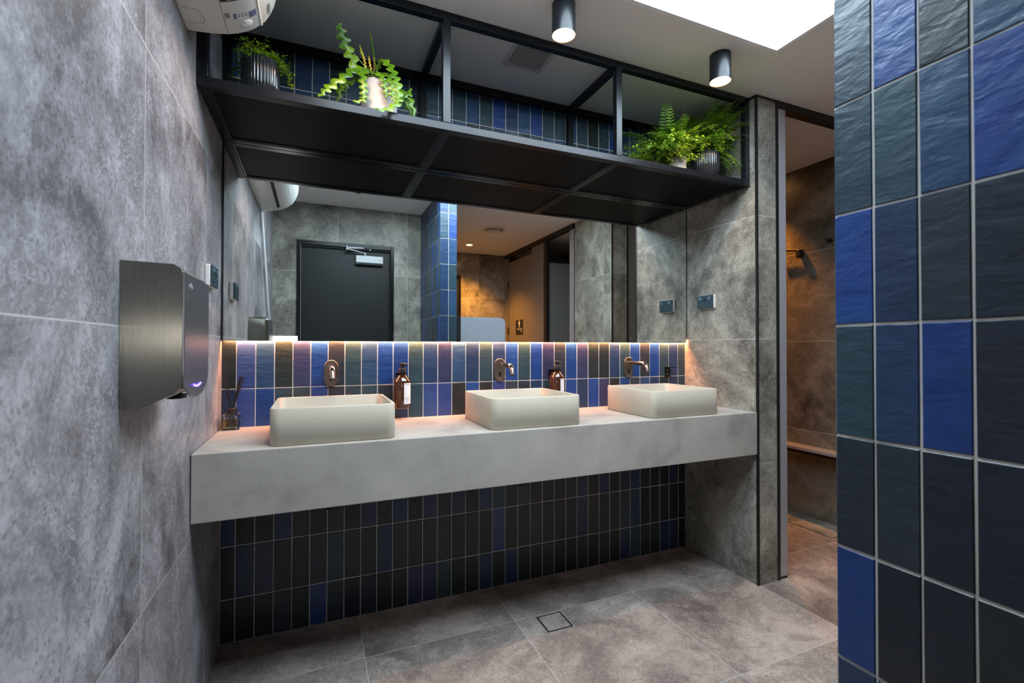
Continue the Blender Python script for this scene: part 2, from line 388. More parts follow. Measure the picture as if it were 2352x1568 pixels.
struct('trim_3', MB().box(W-0.001, W+0.14, -DB-0.003, -DB+0.008, ZC-0.01, ZC-0.0005).box(W-0.0025, W+0.0, -DB, 0, ZC-0.012, ZC-0.0005), M_blackmat)
struct('trim_4', box(W+0.138, XO, -DB-0.004, -DB+0.045, ZC-0.036, ZC), M_blackmat)
struct('wall_rear', box(W+0.138, XO, 1.0, 1.1, 0, ZC), M_stoneY)
struct('wall_outer', box(XO, XO+0.1, -3.9, 1.1, 0, ZC), M_stoneC)
struct('trim_5', box(XO-0.21, XO, -0.25, 1.0, 0, 0.006), M_stoneX)
struct('wall_far', box(COL+0.137, XO, YF-0.1, YF, 0, ZC), M_stoneY)
struct('wall_block', box(XB, XB+0.16, -1.952, -1.318, 0, ZC), M_stoneB)
struct('trim_6', MB().box(XB-0.0015, XB+0.009, -1.325, -1.3165, 0, ZC).box(XB+0.155, XB+0.17, -1.33, -1.3165, 0, ZC).box(XB-0.002, XB+0.01, -1.962, -1.952, 0, ZC), M_blackmat)
# wall with the entrance door
DX0, DX1, DZ = 0.185, 0.992, 2.064
struct('wall_front', MB().box(-0.1, DX0, YD-0.1, YD, 0, ZC).box(DX1, COL, YD-0.1, YD, 0, ZC).box(DX0, DX1, YD-0.1, YD, DZ, ZC), M_stoneY)
d1 = struct('door_1', box(DX0+0.03, DX1-0.03, YD-0.085, YD-0.045, 0.006, DZ-0.04), M_door, bevel=0.002)
tag(d1, 'charcoal entrance door in a black frame, seen in the mirror')
MB().box(DX0, DX0+0.028, YD-0.095, YD+0.012, 0, DZ).box(DX1-0.028, DX1, YD-0.095, YD+0.012, 0, DZ).box(DX0+0.028, DX1-0.028, YD-0.095, YD+0.012, DZ-0.036, DZ).build('door_frame', M_black, d1, bevel=0.002)
dc = box(0.662, 0.897, YD-0.043, YD+0.006, 1.902, 1.967).build('door_closer', M_silver, d1, bevel=0.004)
box(0.661, 0.898, YD-0.043, YD-0.004, 1.888, 1.9015).build('closer_base', M_blackmat, dc)
ar = MB(); ar.tube([(0.742, YD-0.01, 1.968), (0.742, YD-0.01, 1.99)], 0.008, 10).tube([(0.742, YD-0.01, 1.99), (0.585, YD+0.03, 2.012)], 0.0055, 8).tube([(0.585, YD+0.03, 2.02), (0.783, YD-0.005, 2.036)], [0.0075]*2, 8)
ar.tube([(0.585, YD+0.03, 2.0), (0.585, YD+0.03, 2.04)], 0.008, 10).tube([(0.783, YD-0.005, 2.015), (0.783, YD-0.005, 2.047)], 0.008, 10)
ar.build('closer_arm', M_silver, dc, smooth=True)
text('dorma', 0.014, (0.882, YD+0.0065, 1.925), (-1, 0, 0), (0, 0, 1), M_slate, 'closer_lettering', dc)
hn = MB().tube([(0.262, YD-0.045, 1.02), (0.262, YD+0.012, 1.02), (0.272, YD+0.02, 1.02), (0.375, YD+0.02, 1.02)], 0.009, 10).box(0.24, 0.284, YD-0.045, YD-0.038, 0.94, 1.1)
hn.build('door_handle', M_chrome, d1, smooth=True)

# ------------------------------------------------------------------ glazed blue tile walls
PAL = dict(R=(0.008, 0.043, 0.18), V=(0.026, 0.054, 0.18), N=(0.013, 0.034, 0.085), T=(0.020, 0.048, 0.066), B=(0.018, 0.055, 0.125),
           S=(0.017, 0.026, 0.038), G=(0.012, 0.021, 0.023), K=(0.009, 0.015, 0.026), P=(0.022, 0.030, 0.080), L=(0.050, 0.078, 0.098))
rt = random.Random(11)
def pick(keys=None):
    k = rt.choices('RVNTBSGKP', (9, 6, 20, 16, 9, 16, 12, 14, 10))[0] if keys is None else keys
    c = PAL[k]; j = rt.uniform(0.88, 1.14)
    return (c[0]*j*rt.uniform(0.93, 1.07), c[1]*j*rt.uniform(0.95, 1.05), c[2]*j, 1)
def tiles(mb, origin, ud, vd, nd, us, vs_, colf, g=0.0018, proud=0.004, bev=0.0016):
    origin = Vector(origin); ud = Vector(ud); vd = Vector(vd); nd = Vector(nd)
    flip = ud.cross(vd).dot(nd) < 0
    for i in range(len(us)-1):
        for j in range(len(vs_)-1):
            u0, u1, v0, v1 = us[i]+g, us[i+1]-g, vs_[j]+g, vs_[j+1]-g
            if u1-u0 < 0.004 or v1-v0 < 0.004: continue
            jit = lambda: rt.uniform(-0.0006, 0.0006)
            cs = [(u0+jit(), v0+jit()), (u1+jit(), v0+jit()), (u1+jit(), v1+jit()), (u0+jit(), v1+jit())]
            cu, cv = (u0+u1)/2, (v0+v1)/2
            tlt = [rt.uniform(-0.0003, 0.0003) for _ in range(4)]
            b0 = len(mb.v)
            for (u, v) in cs: mb.v.append(tuple(origin + ud*u + vd*v - nd*0.0003 - nd*proud))
            for (u, v) in cs: mb.v.append(tuple(origin + ud*u + vd*v - nd*bev))
            for (u, v), t in zip(cs, tlt):
                su = u + (bev if u < cu else -bev); sv = v + (bev if v < cv else -bev)
                mb.v.append(tuple(origin + ud*su + vd*sv + nd*t))
            c = colf(i, j); fs = []
            for k in range(4):
                l = (k+1) % 4
                fs += [(b0+k, b0+l, b0+4+l, b0+4+k), (b0+4+k, b0+4+l, b0+8+l, b0+8+k)]
            fs.append((b0+8, b0+9, b0+10, b0+11))
            for f in fs: mb.face(f[::-1] if flip else f, 1, c)
Q = 0.2046; PU = 0.067
us = [0.0] + [0.0511 + PU*k for k in range(34)] + [W]
vz = [0.0] + [0.169 + Q*k for k in range(11)] + [ZC]
UP = 'GVBGPRSTBRRTNPBNTNRTRPSRPGGNTRSRTNTPP'
LO = 'NVRTTRSTTSNTVVGRGVTSNTGRNRPGRTBNGNTGT'
MIDR = 'TNSBGKRTNSGTRNTSNTBTGRSBNTRGNBTSNRTGNS'
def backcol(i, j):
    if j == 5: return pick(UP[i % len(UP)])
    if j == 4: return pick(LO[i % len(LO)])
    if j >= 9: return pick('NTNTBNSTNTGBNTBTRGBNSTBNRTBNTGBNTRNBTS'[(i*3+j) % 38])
    return pick(rt.choices('GKSNPTV', (14, 14, 10, 9, 7, 5, 2))[0]) if j <= 3 else pick()  # rows below the bench favour dark glazes, deepening its shade by colour
mb = MB(); mb.box(-0.1, W, 0.0022, 0.1, 0, ZC)
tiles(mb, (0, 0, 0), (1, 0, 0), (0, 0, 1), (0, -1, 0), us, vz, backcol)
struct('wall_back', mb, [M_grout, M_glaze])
# free-standing tiled wall end (right foreground)
NEAR = {8: 'TRSBNTTS', 7: 'TTBRNSTN', 6: 'RNSKNTGR', 5: 'TNRKSNTG', 4: 'SSKKNGRS', 3: 'RKKGNTSN', 2: 'NNKTRSGN', 9: 'LVTRNTBS'}
czs = [0.0] + [0.581 + Q*k for k in range(-2, 9)] + [ZC]
ywid = 0.0671
cys = [0.0] + [ywid*k for k in range(1, 12)] + [-(YD - CY)]
def nearcol(i, j):
    # j: 0 = floor strip; face joints at .172,.376,.581,...
    z = j
    row = NEAR.get(z)
    return pick(row[i]) if row and i < len(row) else pick()
mb = MB(); mb.box(COL+0.0022, COL+0.1348, YF-0.1, CY-0.0022, 0, ZC)
tiles(mb, (COL, CY, 0), (0, -1, 0), (0, 0, 1), (-1, 0, 0), cys, czs, nearcol)
tiles(mb, (COL, CY, 0), (1, 0, 0), (0, 0, 1), (0, 1, 0), [0, 0.0685, 0.137], czs, lambda i, j: pick('NBTRNTBNTNBTNTNBNT'[(i+2*j) % 18]))
tiles(mb, (COL+0.137, CY, 0), (0, -1, 0), (0, 0, 1), (1, 0, 0), cys, czs, lambda i, j: pick())
struct('wall_divider', mb, [M_grout, M_glaze])

# ------------------------------------------------------------------ vanity bench
vb = empty('vanity_bench', (W/2, -DB/2, ZB), 'long cast concrete vanity bench floating between the side walls under the mirror', 'vanity bench')
box(0.002, W-0.003, -DB, -0.0015, ZB, ZT).build('benchtop', M_concrete, vb, bevel=0.003)
for x in (0.40, 1.157, 1.905):
    MB().lathe([(0.024, 0.553), (0.024, 0.575), (0.019, 0.578), (0.019, ZB)], x, -0.24, 20).build('waste_pipe', M_blackmat, vb, smooth=True)
# wash basins
def basin(x):
    t = empty('wash_basin', (x, -0.278, ZT), '', 'wash basin', 'concrete wash basins on the vanity bench')
    hx, hy, H = 0.196, 0.182, 0.120; r = 0.030; wt = 0.0125; z0 = ZT+0.0005; z1 = ZT+H
    cy = -0.278
    rings = [rrect(x, cy, hx-0.003, hy-0.003, r-0.003, z0), rrect(x, cy, hx, hy, r, z0+0.003), rrect(x, cy, hx, hy, r, z1-0.0025), rrect(x, cy, hx-0.002, hy-0.002, r-0.002, z1),
             rrect(x, cy, hx-wt+0.002, hy-wt+0.002, r-wt+0.003, z1), rrect(x, cy, hx-wt, hy-wt, r-wt+0.001, z1-0.0025), rrect(x, cy, hx-wt-0.002, hy-wt-0.002, r-wt+0.002, z0+0.045),
             rrect(x, cy, hx-wt-0.010, hy-wt-0.010, 0.020, z0+0.032), rrect(x, cy, hx-wt-0.03, hy-wt-0.03, 0.02, z0+0.027), rrect(x, cy, 0.028, 0.028, 0.0275, z0+0.020)]
    MB().loft(rings).build('basin_bowl', M_basin, t, smooth=True, angle=50)
    MB().lathe([(0.027, z0+0.0205), (0.027, z0+0.023), (0.022, z0+0.0245), (0.004, z0+0.0245)], x, cy, 24).build('drain_cap', M_gunspout, t, smooth=True)
    return t
b1 = basin(0.400)
b2 = copy_tree(b1, None, (0.745, 0, 0)); b3 = copy_tree(b1, None, (1.497, 0, 0))
b1['label'] = 'cream concrete wash basin nearest the reed diffuser and left wall'
b2['label'] = 'cream concrete wash basin between the two brown soap bottles, middle of the three'
b3['label'] = 'cream concrete wash basin beside the right stone wall'
# wall taps
def tap(x):
    t = empty('wall_tap', (x, 0, 1.043), '', 'tap', 'bronze sensor taps on the tiled wall')
    MB().prism(stadium(x, 1.043, 0.0275, 0.054), 'Y', -0.0095, -0.0002).build('back_plate', M_gun, t, smooth=True, bevel=0.001)
    pth = [(x, -0.008, 1.066), (x, -0.125, 1.066)]
    for k in range(1, 9):
        a = math.radians(68*k/8); R = 0.036
        pth.append((x, -0.125-R*math.sin(a), 1.066-R*(1-math.cos(a))))
    e = pth[-1]; dr = (0, -math.cos(math.radians(68)), -math.sin(math.radians(68)))
    pth.append((x, e[1]+dr[1]*0.018, e[2]+dr[2]*0.018))
    MB().tube(pth, 0.0118, 20).build('spout', M_gunspout, t, smooth=True)
    p2 = pth[-1]
    MB().tube([(x, p2[1]-dr[1]*0.002, p2[2]-dr[2]*0.002), (x, p2[1]+dr[1]*0.0006, p2[2]+dr[2]*0.0006)], 0.0088, 16).build('outlet', M_blackmat, t)
    MB().prism(stadium(x, 1.021, 0.0062, 0.0125), 'Y', -0.0102, -0.009).build('sensor_window', M_blackmat, t)
    text('caroma', 0.0062, (x, -0.0097, 0.9985), (1, 0, 0), (0, 0, 1), M_chrome, 'lettering', t, align='CENTER')
    return t
t1 = tap(0.398); t2 = copy_tree(t1, None, (0.760, 0, 0)); t3 = copy_tree(t1, None, (1.514, 0, 0))
t1['label'] = 'bronze wall tap pointing straight out above the left basin'
t2['label'] = 'bronze wall tap on an oval plate above the middle basin'
t3['label'] = 'bronze wall tap on an oval plate nearest the small empty black bracket'
# bottle brackets and soap bottles
def bracket(x):
    t = empty('bottle_bracket', (x, 0, 0.98), '', 'bracket', 'black wall brackets for soap bottles')
    box(x-0.0195, x+0.0195, -0.0045, -0.0002, 0.983, 1.041).build('wall_plate', M_black, t, bevel=0.0015)
    sh = MB()
    rg = 0.0145; pts = []
    # flange with round hole: ring strip
    n = 24; out = []; inn = []
    cy = -0.055
    for k in range(n):
        a = 2*PI*k/n; c, s_ = math.cos(a), math.sin(a); q = 0.0195/max(abs(c), abs(s_))
        out.append((x+q*c, cy+q*s_)); inn.append((x+rg*c, cy+rg*s_))
    R = lambda pp, z: [(p[0], p[1], z) for p in pp]
    sh.loft([R(out, 1.0385), R(out, 1.0405), R(inn, 1.0405), R(inn, 1.0385), R(out, 1.0385)], cap0=False, cap1=False)
    sh.box(x-0.0195, x+0.0195, -0.036, -0.0045, 1.0385, 1.0405)
    sh.build('neck_flange', M_black, t)
    for z in (0.999, 1.022): MB().sphere((x-0.001, -0.005, z), 0.0035, 8, sy=0.5).build('screw', M_gunspout, t, smooth=True)
    return t
k1 = bracket(0.685); k2 = copy_tree(k1, None, (0.758, 0, 0)); k3 = copy_tree(k1, None, (1.497, 0, 0))
k1['label'] = 'black bracket on the tiles holding the left brown soap bottle'
k2['label'] = 'black bracket on the tiles holding the right brown soap bottle'
k3['label'] = 'empty black bracket with two screws at the right end of the tiles'
def bottle(x):
    cy = -0.055
    t = empty('soap_bottle', (x, cy, 0.886), '', 'soap bottle', 'brown pump bottles on the tiled wall')
    MB().lathe([(0.030, 0.8865), (0.0345, 0.890), (0.036, 0.896), (0.036, 1.002), (0.0345, 1.008), (0.0165, 1.030), (0.0125, 1.034), (0.0125, 1.042)], x, cy, 40).build('bottle_body', M_amber, t, smooth=True, angle=28)
    MB().lathe([(0.0165, 1.0406), (0.0168, 1.042), (0.0168, 1.0595), (0.0158, 1.061)], x, cy, 28).build('collar', M_blackmat, t, smooth=True)
    p = MB().lathe([(0.0085, 1.061), (0.0085, 1.0745)], x, cy, 20)
    p.lathe([(0.0125, 1.0745), (0.0135, 1.076), (0.0135, 1.0805), (0.012, 1.082)], x, cy, 24)
    p.tube([(x, cy, 1.0785), (x+0.012, cy-0.022, 1.0780), (x+0.0165, cy-0.030, 1.0745)], [0.0048, 0.0042, 0.0034], 12)
    p.build('pump', M_blackmat, t, smooth=True)
    # paper label wrapped on the front right
    lb = MB(); a0, a1 = math.radians(-88), math.radians(-28); n = 10; r = 0.0364
    rings = [[(x+r*math.cos(a0+(a1-a0)*k/n), cy+r*math.sin(a0+(a1-a0)*k/n), z) for k in range(n+1)] for z in (0.908, 0.997)]
    lb.loft(rings, cap0=False, cap1=False, closed=False)
    lo = lb.build('paper_label', plain_label, t)
    md = lo.modifiers.new('s', 'SOLIDIFY'); md.thickness = 0.0002
    def wrap(s, size, z, bold=False):
        o = text(s, size, (0, 0, 0), (1, 0, 0), (0, 1, 0), M_blackmat, 'label_lettering', lo, ext=0)
        off = wloc(lo)
        for v in o.data.vertices:
            q = v.co + off; aa = a0 + 0.12 + q.x/0.0367
            v.co = Vector((x+0.0369*math.cos(aa), cy+0.0369*math.sin(aa), z+q.y)) - off
    wrap('thankyou.', 0.0072, 0.9885); wrap('Hand Wash', 0.0048, 0.934); wrap('Botanical Lime', 0.0040, 0.9285); wrap('Neroli & Basil', 0.0040, 0.9235)
    wrap('made for people', 0.0030, 0.9165); wrap('500 ml', 0.0030, 0.9125)
    return t
plain_label = plain('label_paper', (0.72, 0.72, 0.74), 0.5)
s1 = bottle(0.685); s2 = copy_tree(s1, None, (0.758, 0, 0))
s1['label'] = 'brown pump soap bottle to the right of the left basin'
s2['label'] = 'brown pump soap bottle between the middle basin and the right basin'
# reed diffuser
rd = empty('reed_diffuser', (0.043, -0.043, ZT), 'square glass reed diffuser with black sticks in the left corner of the bench', 'reed diffuser')
dx, dy, z0 = 0.043, -0.043, ZT+0.0006; h = 0.0285
gl = [rrect(dx, dy, h-0.001, h-0.001, 0.004, z0, 3), rrect(dx, dy, h, h, 0.004, z0+0.002, 3), rrect(dx, dy, h, h, 0.004, z0+0.056, 3), rrect(dx, dy, h-0.003, h-0.003, 0.004, z0+0.060, 3),
      rrect(dx, dy, 0.011, 0.011, 0.0105, z0+0.061, 3), rrect(dx, dy, 0.011, 0.011, 0.0105, z0+0.066, 3), rrect(dx, dy, 0.009, 0.009, 0.0085, z0+0.066, 3), rrect(dx, dy, 0.009, 0.009, 0.0085, z0+0.058, 3),
      rrect(dx, dy, h-0.006, h-0.006, 0.004, z0+0.054, 3), rrect(dx, dy, h-0.005, h-0.005, 0.004, z0+0.009, 3), rrect(dx, dy, h-0.008, h-0.008, 0.004, z0+0.007, 3)]
gb = MB().loft(gl).build('glass_jar', M_glass, rd, smooth=True, angle=30)
MB().loft([rrect(dx, dy, h-0.0055, h-0.0055, 0.004, z0+0.0095, 3), rrect(dx, dy, h-0.0055, h-0.0055, 0.004, z0+0.040, 3)]).build('scented_oil', M_oil, rd)
MB().lathe([(0.0125, z0+0.0615), (0.0165, z0+0.0615), (0.0165, z0+0.080), (0.0150, z0+0.0815), (0.007, z0+0.0815), (0.007, z0+0.070)], dx, dy, 28, cap0=False, cap1=False).build('collar', M_blackmat, rd, smooth=True)
for (tx, ty, bx, by) in ((-0.031, 0.004, 0.016, 0), (-0.021, 0.016, 0.012, -0.010), (-0.018, -0.004, 0.010, 0.006), (0.026, 0.010, -0.012, -0.008), (0.030, -0.002, -0.014, 0.004), (0.032, 0.014, -0.010, -0.012), (0.041, 0.004, -0.016, 0.0)):
    MB().tube([(dx+bx, dy+by, z0+0.013), (dx+tx*0.08, dy+ty*0.08, z0+0.078), (dx+tx, dy+ty, z0+0.200)], 0.0021, 7).build('reed', M_blackmat, rd, smooth=True)

# ------------------------------------------------------------------ mirror and strip light
mr = empty('wall_mirror', (W/2, -0.012, ZM), 'wide frameless mirror on the tiled wall between bench and overhead shelf', 'mirror')
box(0.008, W-0.006, -0.017, -0.0125, ZM, ZS-0.001).build('mirror_glass', M_mirror, mr)
MB().box(0.02, W-0.02, -0.0124, -0.0075, ZM+0.03, ZS-0.03).build('backing_board', M_blackmat, mr)
MB().box(0.0012, 0.0078, -0.018, -0.004, ZM-0.001, ZS-0.001).build('edge_trim', M_blackmat, mr)
MB().box(W-0.0058, W-0.0012, -0.0178, -0.004, ZM+0.03, ZS-0.001).build('edge_trim', M_blackmat, mr)
ls = empty('strip_light', (W/2, -0.008, ZM), 'thin warm strip light glowing along the bottom edge of the mirror', 'strip light')
box(0.003, W-0.003, -0.0118, -0.0055, ZM+0.007, ZM+0.0105).build('light_diffuser', M_led, ls)
box(0.003, W-0.003, -0.0122, -0.005, ZM+0.011, ZM+0.018).build('channel', M_alu, ls)

# ------------------------------------------------------------------ overhead shelf frame
sf = empty('overhead_shelf', (W/2, -DS, ZS), 'black steel overhead plant shelf hung from the ceiling above the mirror', 'shelf')
T = 0.029; XU = [0.0015, 0.7625, 1.5235, W-0.0025-T]
def beam(x0, x1, y0, y1, z0, z1, nm): box(x0, x1, y0, y1, z0, z1).build(nm, M_black, sf, bevel=0.0018)
beam(XU[0], XU[3]+T, -DS, -DS+T, ZS, ZS+T, 'front_beam')
beam(XU[0], XU[3]+T, -T-0.018, -0.018, ZS, ZS+T, 'rear_beam')
beam(XU[0], XU[3]+T, -DS, -DS+T, ZC-T-0.001, ZC-0.001, 'top_front_rail')
beam(XU[0], XU[3]+T, -T-0.004, -0.004, ZC-T-0.001, ZC-0.001, 'top_rear_rail')
for x in XU:
    beam(x, x+T, -DS+0.0002, -DS+T, ZS+T, ZC-T-0.001, 'front_post')
    beam(x, x+T, -T-0.004, -0.004, ZS+T, ZC-T-0.001, 'rear_post')
    beam(x, x+T, -DS+T, -T-0.018, ZS+0.0003, ZS+T, 'cross_beam')
    beam(x+0.0003, x+T-0.0003, -DS+T, -T-0.004, ZC-T-0.001, ZC-0.001, 'top_cross_rail')
for k in range(3):
    x0, x1 = XU[k]+T, XU[k+1]
    box(x0, x1, -DS+T, -T-0.018, ZS+0.006, ZS+T-0.001).build('shelf_panel', M_panel, sf)
    MB().box(x0, x0+0.008, -DS+T, -T-0.018, ZS+0.0025, ZS+0.0065).box(x1-0.008, x1, -DS+T, -T-0.018, ZS+0.0025, ZS+0.0065).box(x0+0.008, x1-0.008, -DS+T, -DS+T+0.008, ZS+0.0025, ZS+0.0065).box(x0+0.008, x1-0.008, -T-0.026, -T-0.018, ZS+0.0025, ZS+0.0065).build('panel_bead', M_black, sf)
SH = ZS + T   # shelf top

# ------------------------------------------------------------------ plants
def ribbed_pot(t, x, y, r=0.063, h=0.118, z0=SH):
    prof = [(r*0.62, z0+0.0005), (r*0.70, z0+0.006), (r*0.92, z0+0.028), (r, z0+0.045), (r, z0+h-0.002), (r*0.985, z0+h), (r*0.90, z0+h), (r*0.88, z0+h-0.012)]
    MB().lathe(prof, x, y, 216, flute=36, fdepth=0.05, cap1=False).build('pot', M_pot, t, smooth=True, angle=60)
    MB().lathe([(r*0.86, z0+h-0.016), (r*0.86, z0+h-0.013), (r*0.4, z0+h-0.008)], x, y, 24).build('soil', M_soil, t, smooth=True)
def plain_pot(t, x, y, r, h, mat, z0=SH, taper=0.97):
    prof = [(r*taper-0.004, z0+0.0005), (r*taper, z0+0.004), (r, z0+h-0.0015), (r-0.001, z0+h), (r-0.0045, z0+h), (r-0.005, z0+h-0.02)]
    MB().lathe(prof, x, y, 48, cap1=False).build('pot', mat, t, smooth=True)
    MB().lathe([(r-0.006, z0+h-0.022), (r-0.006, z0+h-0.018), (r*0.4, z0+h-0.012)], x, y, 24).build('soil', M_soil, t, smooth=True)
def bez(p0, p1, p2, t): return p0*(1-t)**2 + p1*2*t*(1-t) + p2*t*t
def pinna(mb, base, dirv, nrm, ln, wd, curl=0.25):
    side = dirv.cross(nrm).normalized(); b0 = len(mb.v)
    pts = [(0.0, 0.35), (0.3, 1.0), (0.65, 0.75), (1.0, 0.0)]
    for t, wf in pts[:3]:
        c = base + dirv*ln*t - nrm*ln*curl*t*t
        mb.v.append(tuple(c + side*wd*wf*0.5)); mb.v.append(tuple(c - side*wd*wf*0.5))
    mb.v.append(tuple(base + dirv*ln - nrm*ln*curl))
    mb.face((b0, b0+1, b0+3, b0+2)); mb.face((b0+2, b0+3, b0+5, b0+4)); mb.face((b0+4, b0+5, b0+6))
def frond(mb, stm, p0, p1, p2, plen, pairs, rnd, pw=0.3, taper0=0.12):
    p0, p1, p2 = Vector(p0), Vector(p1), Vector(p2)
    pts = [bez(p0, p1, p2, t/12) for t in range(13)]
    stm.tube(pts, [0.0011*(1-0.7*t/12) for t in range(13)], 5)
    up = Vector((0, 0, 1))
    for k in range(pairs):
        t = taper0 + (1-taper0)*(k+0.5)/pairs
        c = bez(p0, p1, p2, t); tg = (bez(p0, p1, p2, min(1, t+0.02)) - bez(p0, p1, p2, t-0.02)).normalized()
        sd = tg.cross(up)
        if sd.length < 0.1: sd = tg.cross(Vector((0.3, 1, 0)))
        sd.normalize(); nr = sd.cross(tg).normalized()
        s = plen*math.sin(PI*min(1, 0.18+0.82*t))**0.7*(1.0 if t < 0.9 else 0.7)
        for q in (-1, 1):
            d = (sd*q + tg*0.35 + Vector((rnd.uniform(-.15, .15), rnd.uniform(-.15, .15), rnd.uniform(-.15, .15)))).normalized()
            pinna(mb, c, d, nr, s*rnd.uniform(0.85, 1.1), s*pw, rnd.uniform(0.1, 0.5))
def clampbox(mb, x0=None, x1=None, z1=None, z0=None, y1=None):
    for i, v in enumerate(mb.v):
        x, y, z = v
        if x0 is not None: x = max(x, x0)
        if x1 is not None: x = min(x, x1)
        if z1 is not None: z = min(z, z1)
        if z0 is not None and y > -DS-0.004: z = max(z, z0)
        if y1 is not None: y = min(y, y1)
        mb.v[i] = (x, y, z)
def arc_fronds(t, cx, cy, z, n, rnd, length, plen, pairs, mat, az=(0, 360), rise=0.13, droop=0.05, pw=0.3, name='fronds', pts=None, clamp={}, dirbias=None):
    mb, st = MB(), MB()
    tg = pts or []
    for k in range(n):
        a = math.radians(rnd.uniform(*az)); L = length*rnd.uniform(0.6, 1.1); e = rnd.uniform(0.3, 1.0)
        p2 = (cx+L*math.cos(a)*e, cy+L*math.sin(a)*e, z+rnd.uniform(-droop, rise))
        p1 = (cx+L*0.45*math.cos(a)*e, cy+L*0.45*math.sin(a)*e, z+rise*rnd.uniform(0.8, 1.4))
        tg.append((p1, p2))
    for p1, p2 in tg:
        frond(mb, st, (cx+rnd.uniform(-.012, .012), cy+rnd.uniform(-.012, .012), z-0.012), p1, p2, plen*rnd.uniform(0.85, 1.1), pairs, rnd, pw)
    clampbox(mb, **clamp); clampbox(st, **clamp)
    mb.build(name, mat, t); st.build('stems', M_stem, t)
def maiden(t, cx, cy, z, n, rnd, spread, rise, mat, trail=(), clamp={}, size=0.009, name='leaflets'):
    mb, st = MB(), MB()
    paths = []
    for k in range(n):
        a = rnd.uniform(0, 2*PI); L = spread*rnd.uniform(0.35, 1.0)
        paths.append([(cx, cy, z-0.01), (cx+0.4*L*math.cos(a), cy+0.4*L*math.sin(a), z+rise*rnd.uniform(0.6, 1.2)), (cx+L*math.cos(a), cy+L*math.sin(a), z+rise*rnd.uniform(-0.5, 0.7))])
    paths += [[(cx, cy, z-0.01), p1, p2] for p1, p2 in trail]
    for P in paths:
        P = [Vector(p) for p in P]; st.tube([bez(*P, s/8) for s in range(9)], 0.0006, 4)
        m_ = int(18 + 60*(P[2]-P[0]).length)
        for k in range(m_):
            s = rnd.uniform(0.25, 1.0); c = bez(*P, s) + Vector((rnd.gauss(0, .009), rnd.gauss(0, .009), rnd.gauss(0, .008)))
            u = Vector((rnd.uniform(-1, 1), rnd.uniform(-1, 1), rnd.uniform(-.7, .7))).normalized(); w_ = u.cross(Vector((rnd.uniform(-.6, .6), rnd.uniform(-.9, .3), 1))).normalized()
            r = size*rnd.uniform(0.6, 1.15); b0 = len(mb.v)
            for (p, q) in ((0, 0), (0.55, -0.55), (1.0, -0.35), (0.85, 0), (1.05, 0.3), (0.6, 0.55)): mb.v.append(tuple(c + u*r*p + w_*r*q))
            mb.face([b0+i for i in range(6)])
    clampbox(mb, **clamp); clampbox(st, **clamp)
    mb.build(name, mat, t); st.build('stems', M_stem, t)
rnd = random.Random(5)
# left: ribbed pot with maidenhair
pA = empty('potted_fern', (0.163, -0.345, SH), 'small bushy green fern in a black ribbed pot at the left end of the shelf', 'potted plant')
ribbed_pot(pA, 0.163, -0.345, 0.058, 0.128)
maiden(pA, 0.163, -0.345, SH+0.125, 54, rnd, 0.085, 0.065, M_maid, trail=[((0.235, -0.36, SH+0.17), (0.258, -0.39, SH+0.045))]*5 + [((0.09, -0.33, SH+0.17), (0.066, -0.30, SH+0.04))]*4 + [((0.20, -0.36, SH+0.20), (0.235, -0.38, SH+0.10))]*4,
       clamp=dict(x0=0.034, z0=SH+0.004), size=0.0085)
# fishbone cactus
pB = empty('potted_cactus', (0.548, -0.355, SH), 'fishbone cactus with zigzag leaves in a white pot on the overhead shelf', 'potted plant')
plain_pot(pB, 0.548, -0.355, 0.064, 0.128, M_potw)
def catmull(P, n):
    P = [Vector(p) for p in P]; P = [P[0]*2-P[1]] + P + [P[-1]*2-P[-2]]; out = []
    segs = len(P)-3
    for i in range(n+1):
        u = i/n*segs; k = min(int(u), segs-1); t = u-k; a, b_, c, d = P[k:k+4]
        out.append(0.5*((2*b_)+(-a+c)*t+(2*a-5*b_+4*c-d)*t*t+(-a+3*b_-3*c+d)*t**3))
    return out
CAMV = Vector((0.3386, -2.1067, 1.154))
def zigzag(path, hw, lobe=0.021, twist=0.0, mat=None, ribr=0.0009, face=None, name='leaf'):
    L = sum((Vector(path[i+1])-Vector(path[i])).length for i in range(len(path)-1))
    nl = max(3, round(L/lobe)); n = nl*8; pts = catmull(path, n); mb = MB(); rows = []
    fv = Vector(face) if face else Vector((-0.1, -1, 0.35))
    for i, p in enumerate(pts):
        tg = (pts[min(i+1, n)] - pts[max(i-1, 0)]).normalized(); sd = tg.cross(fv).normalized(); nr = sd.cross(tg).normalized()
        if twist: sd = (Matrix.Rotation(twist*i/n, 3, tg) @ sd); nr = sd.cross(tg)
        env = min(1, 3.2*(1-i/n)+0.30)*min(1, 0.45+2.5*i/n)
        def wl(ph):
            x = (i/8+ph) % 1.0
            return 0.28 + 0.72*math.sin(PI*min(1, x/0.85)**0.8)**0.9 if x < 0.85 else 0.28
        a = hw*env*wl(0); b_ = hw*env*wl(0.5)
        e = 0.0011
        rows.append([p-sd*a-nr*0.003*env, p-sd*a*0.5+nr*e*0, p+nr*e, p+sd*b_*0.5, p+sd*b_-nr*0.003*env, p+sd*b_*0.5-nr*e*1.4, p-nr*e*1.2, p-sd*a*0.5-nr*e*1.4])
    mb.loft(rows)
    o = mb.build(name, mat or M_leafc, pB, smooth=True, angle=70)
    MB().tube([p for p in pts[::4]], ribr, 6).build('midrib', M_rib, o, smooth=True)
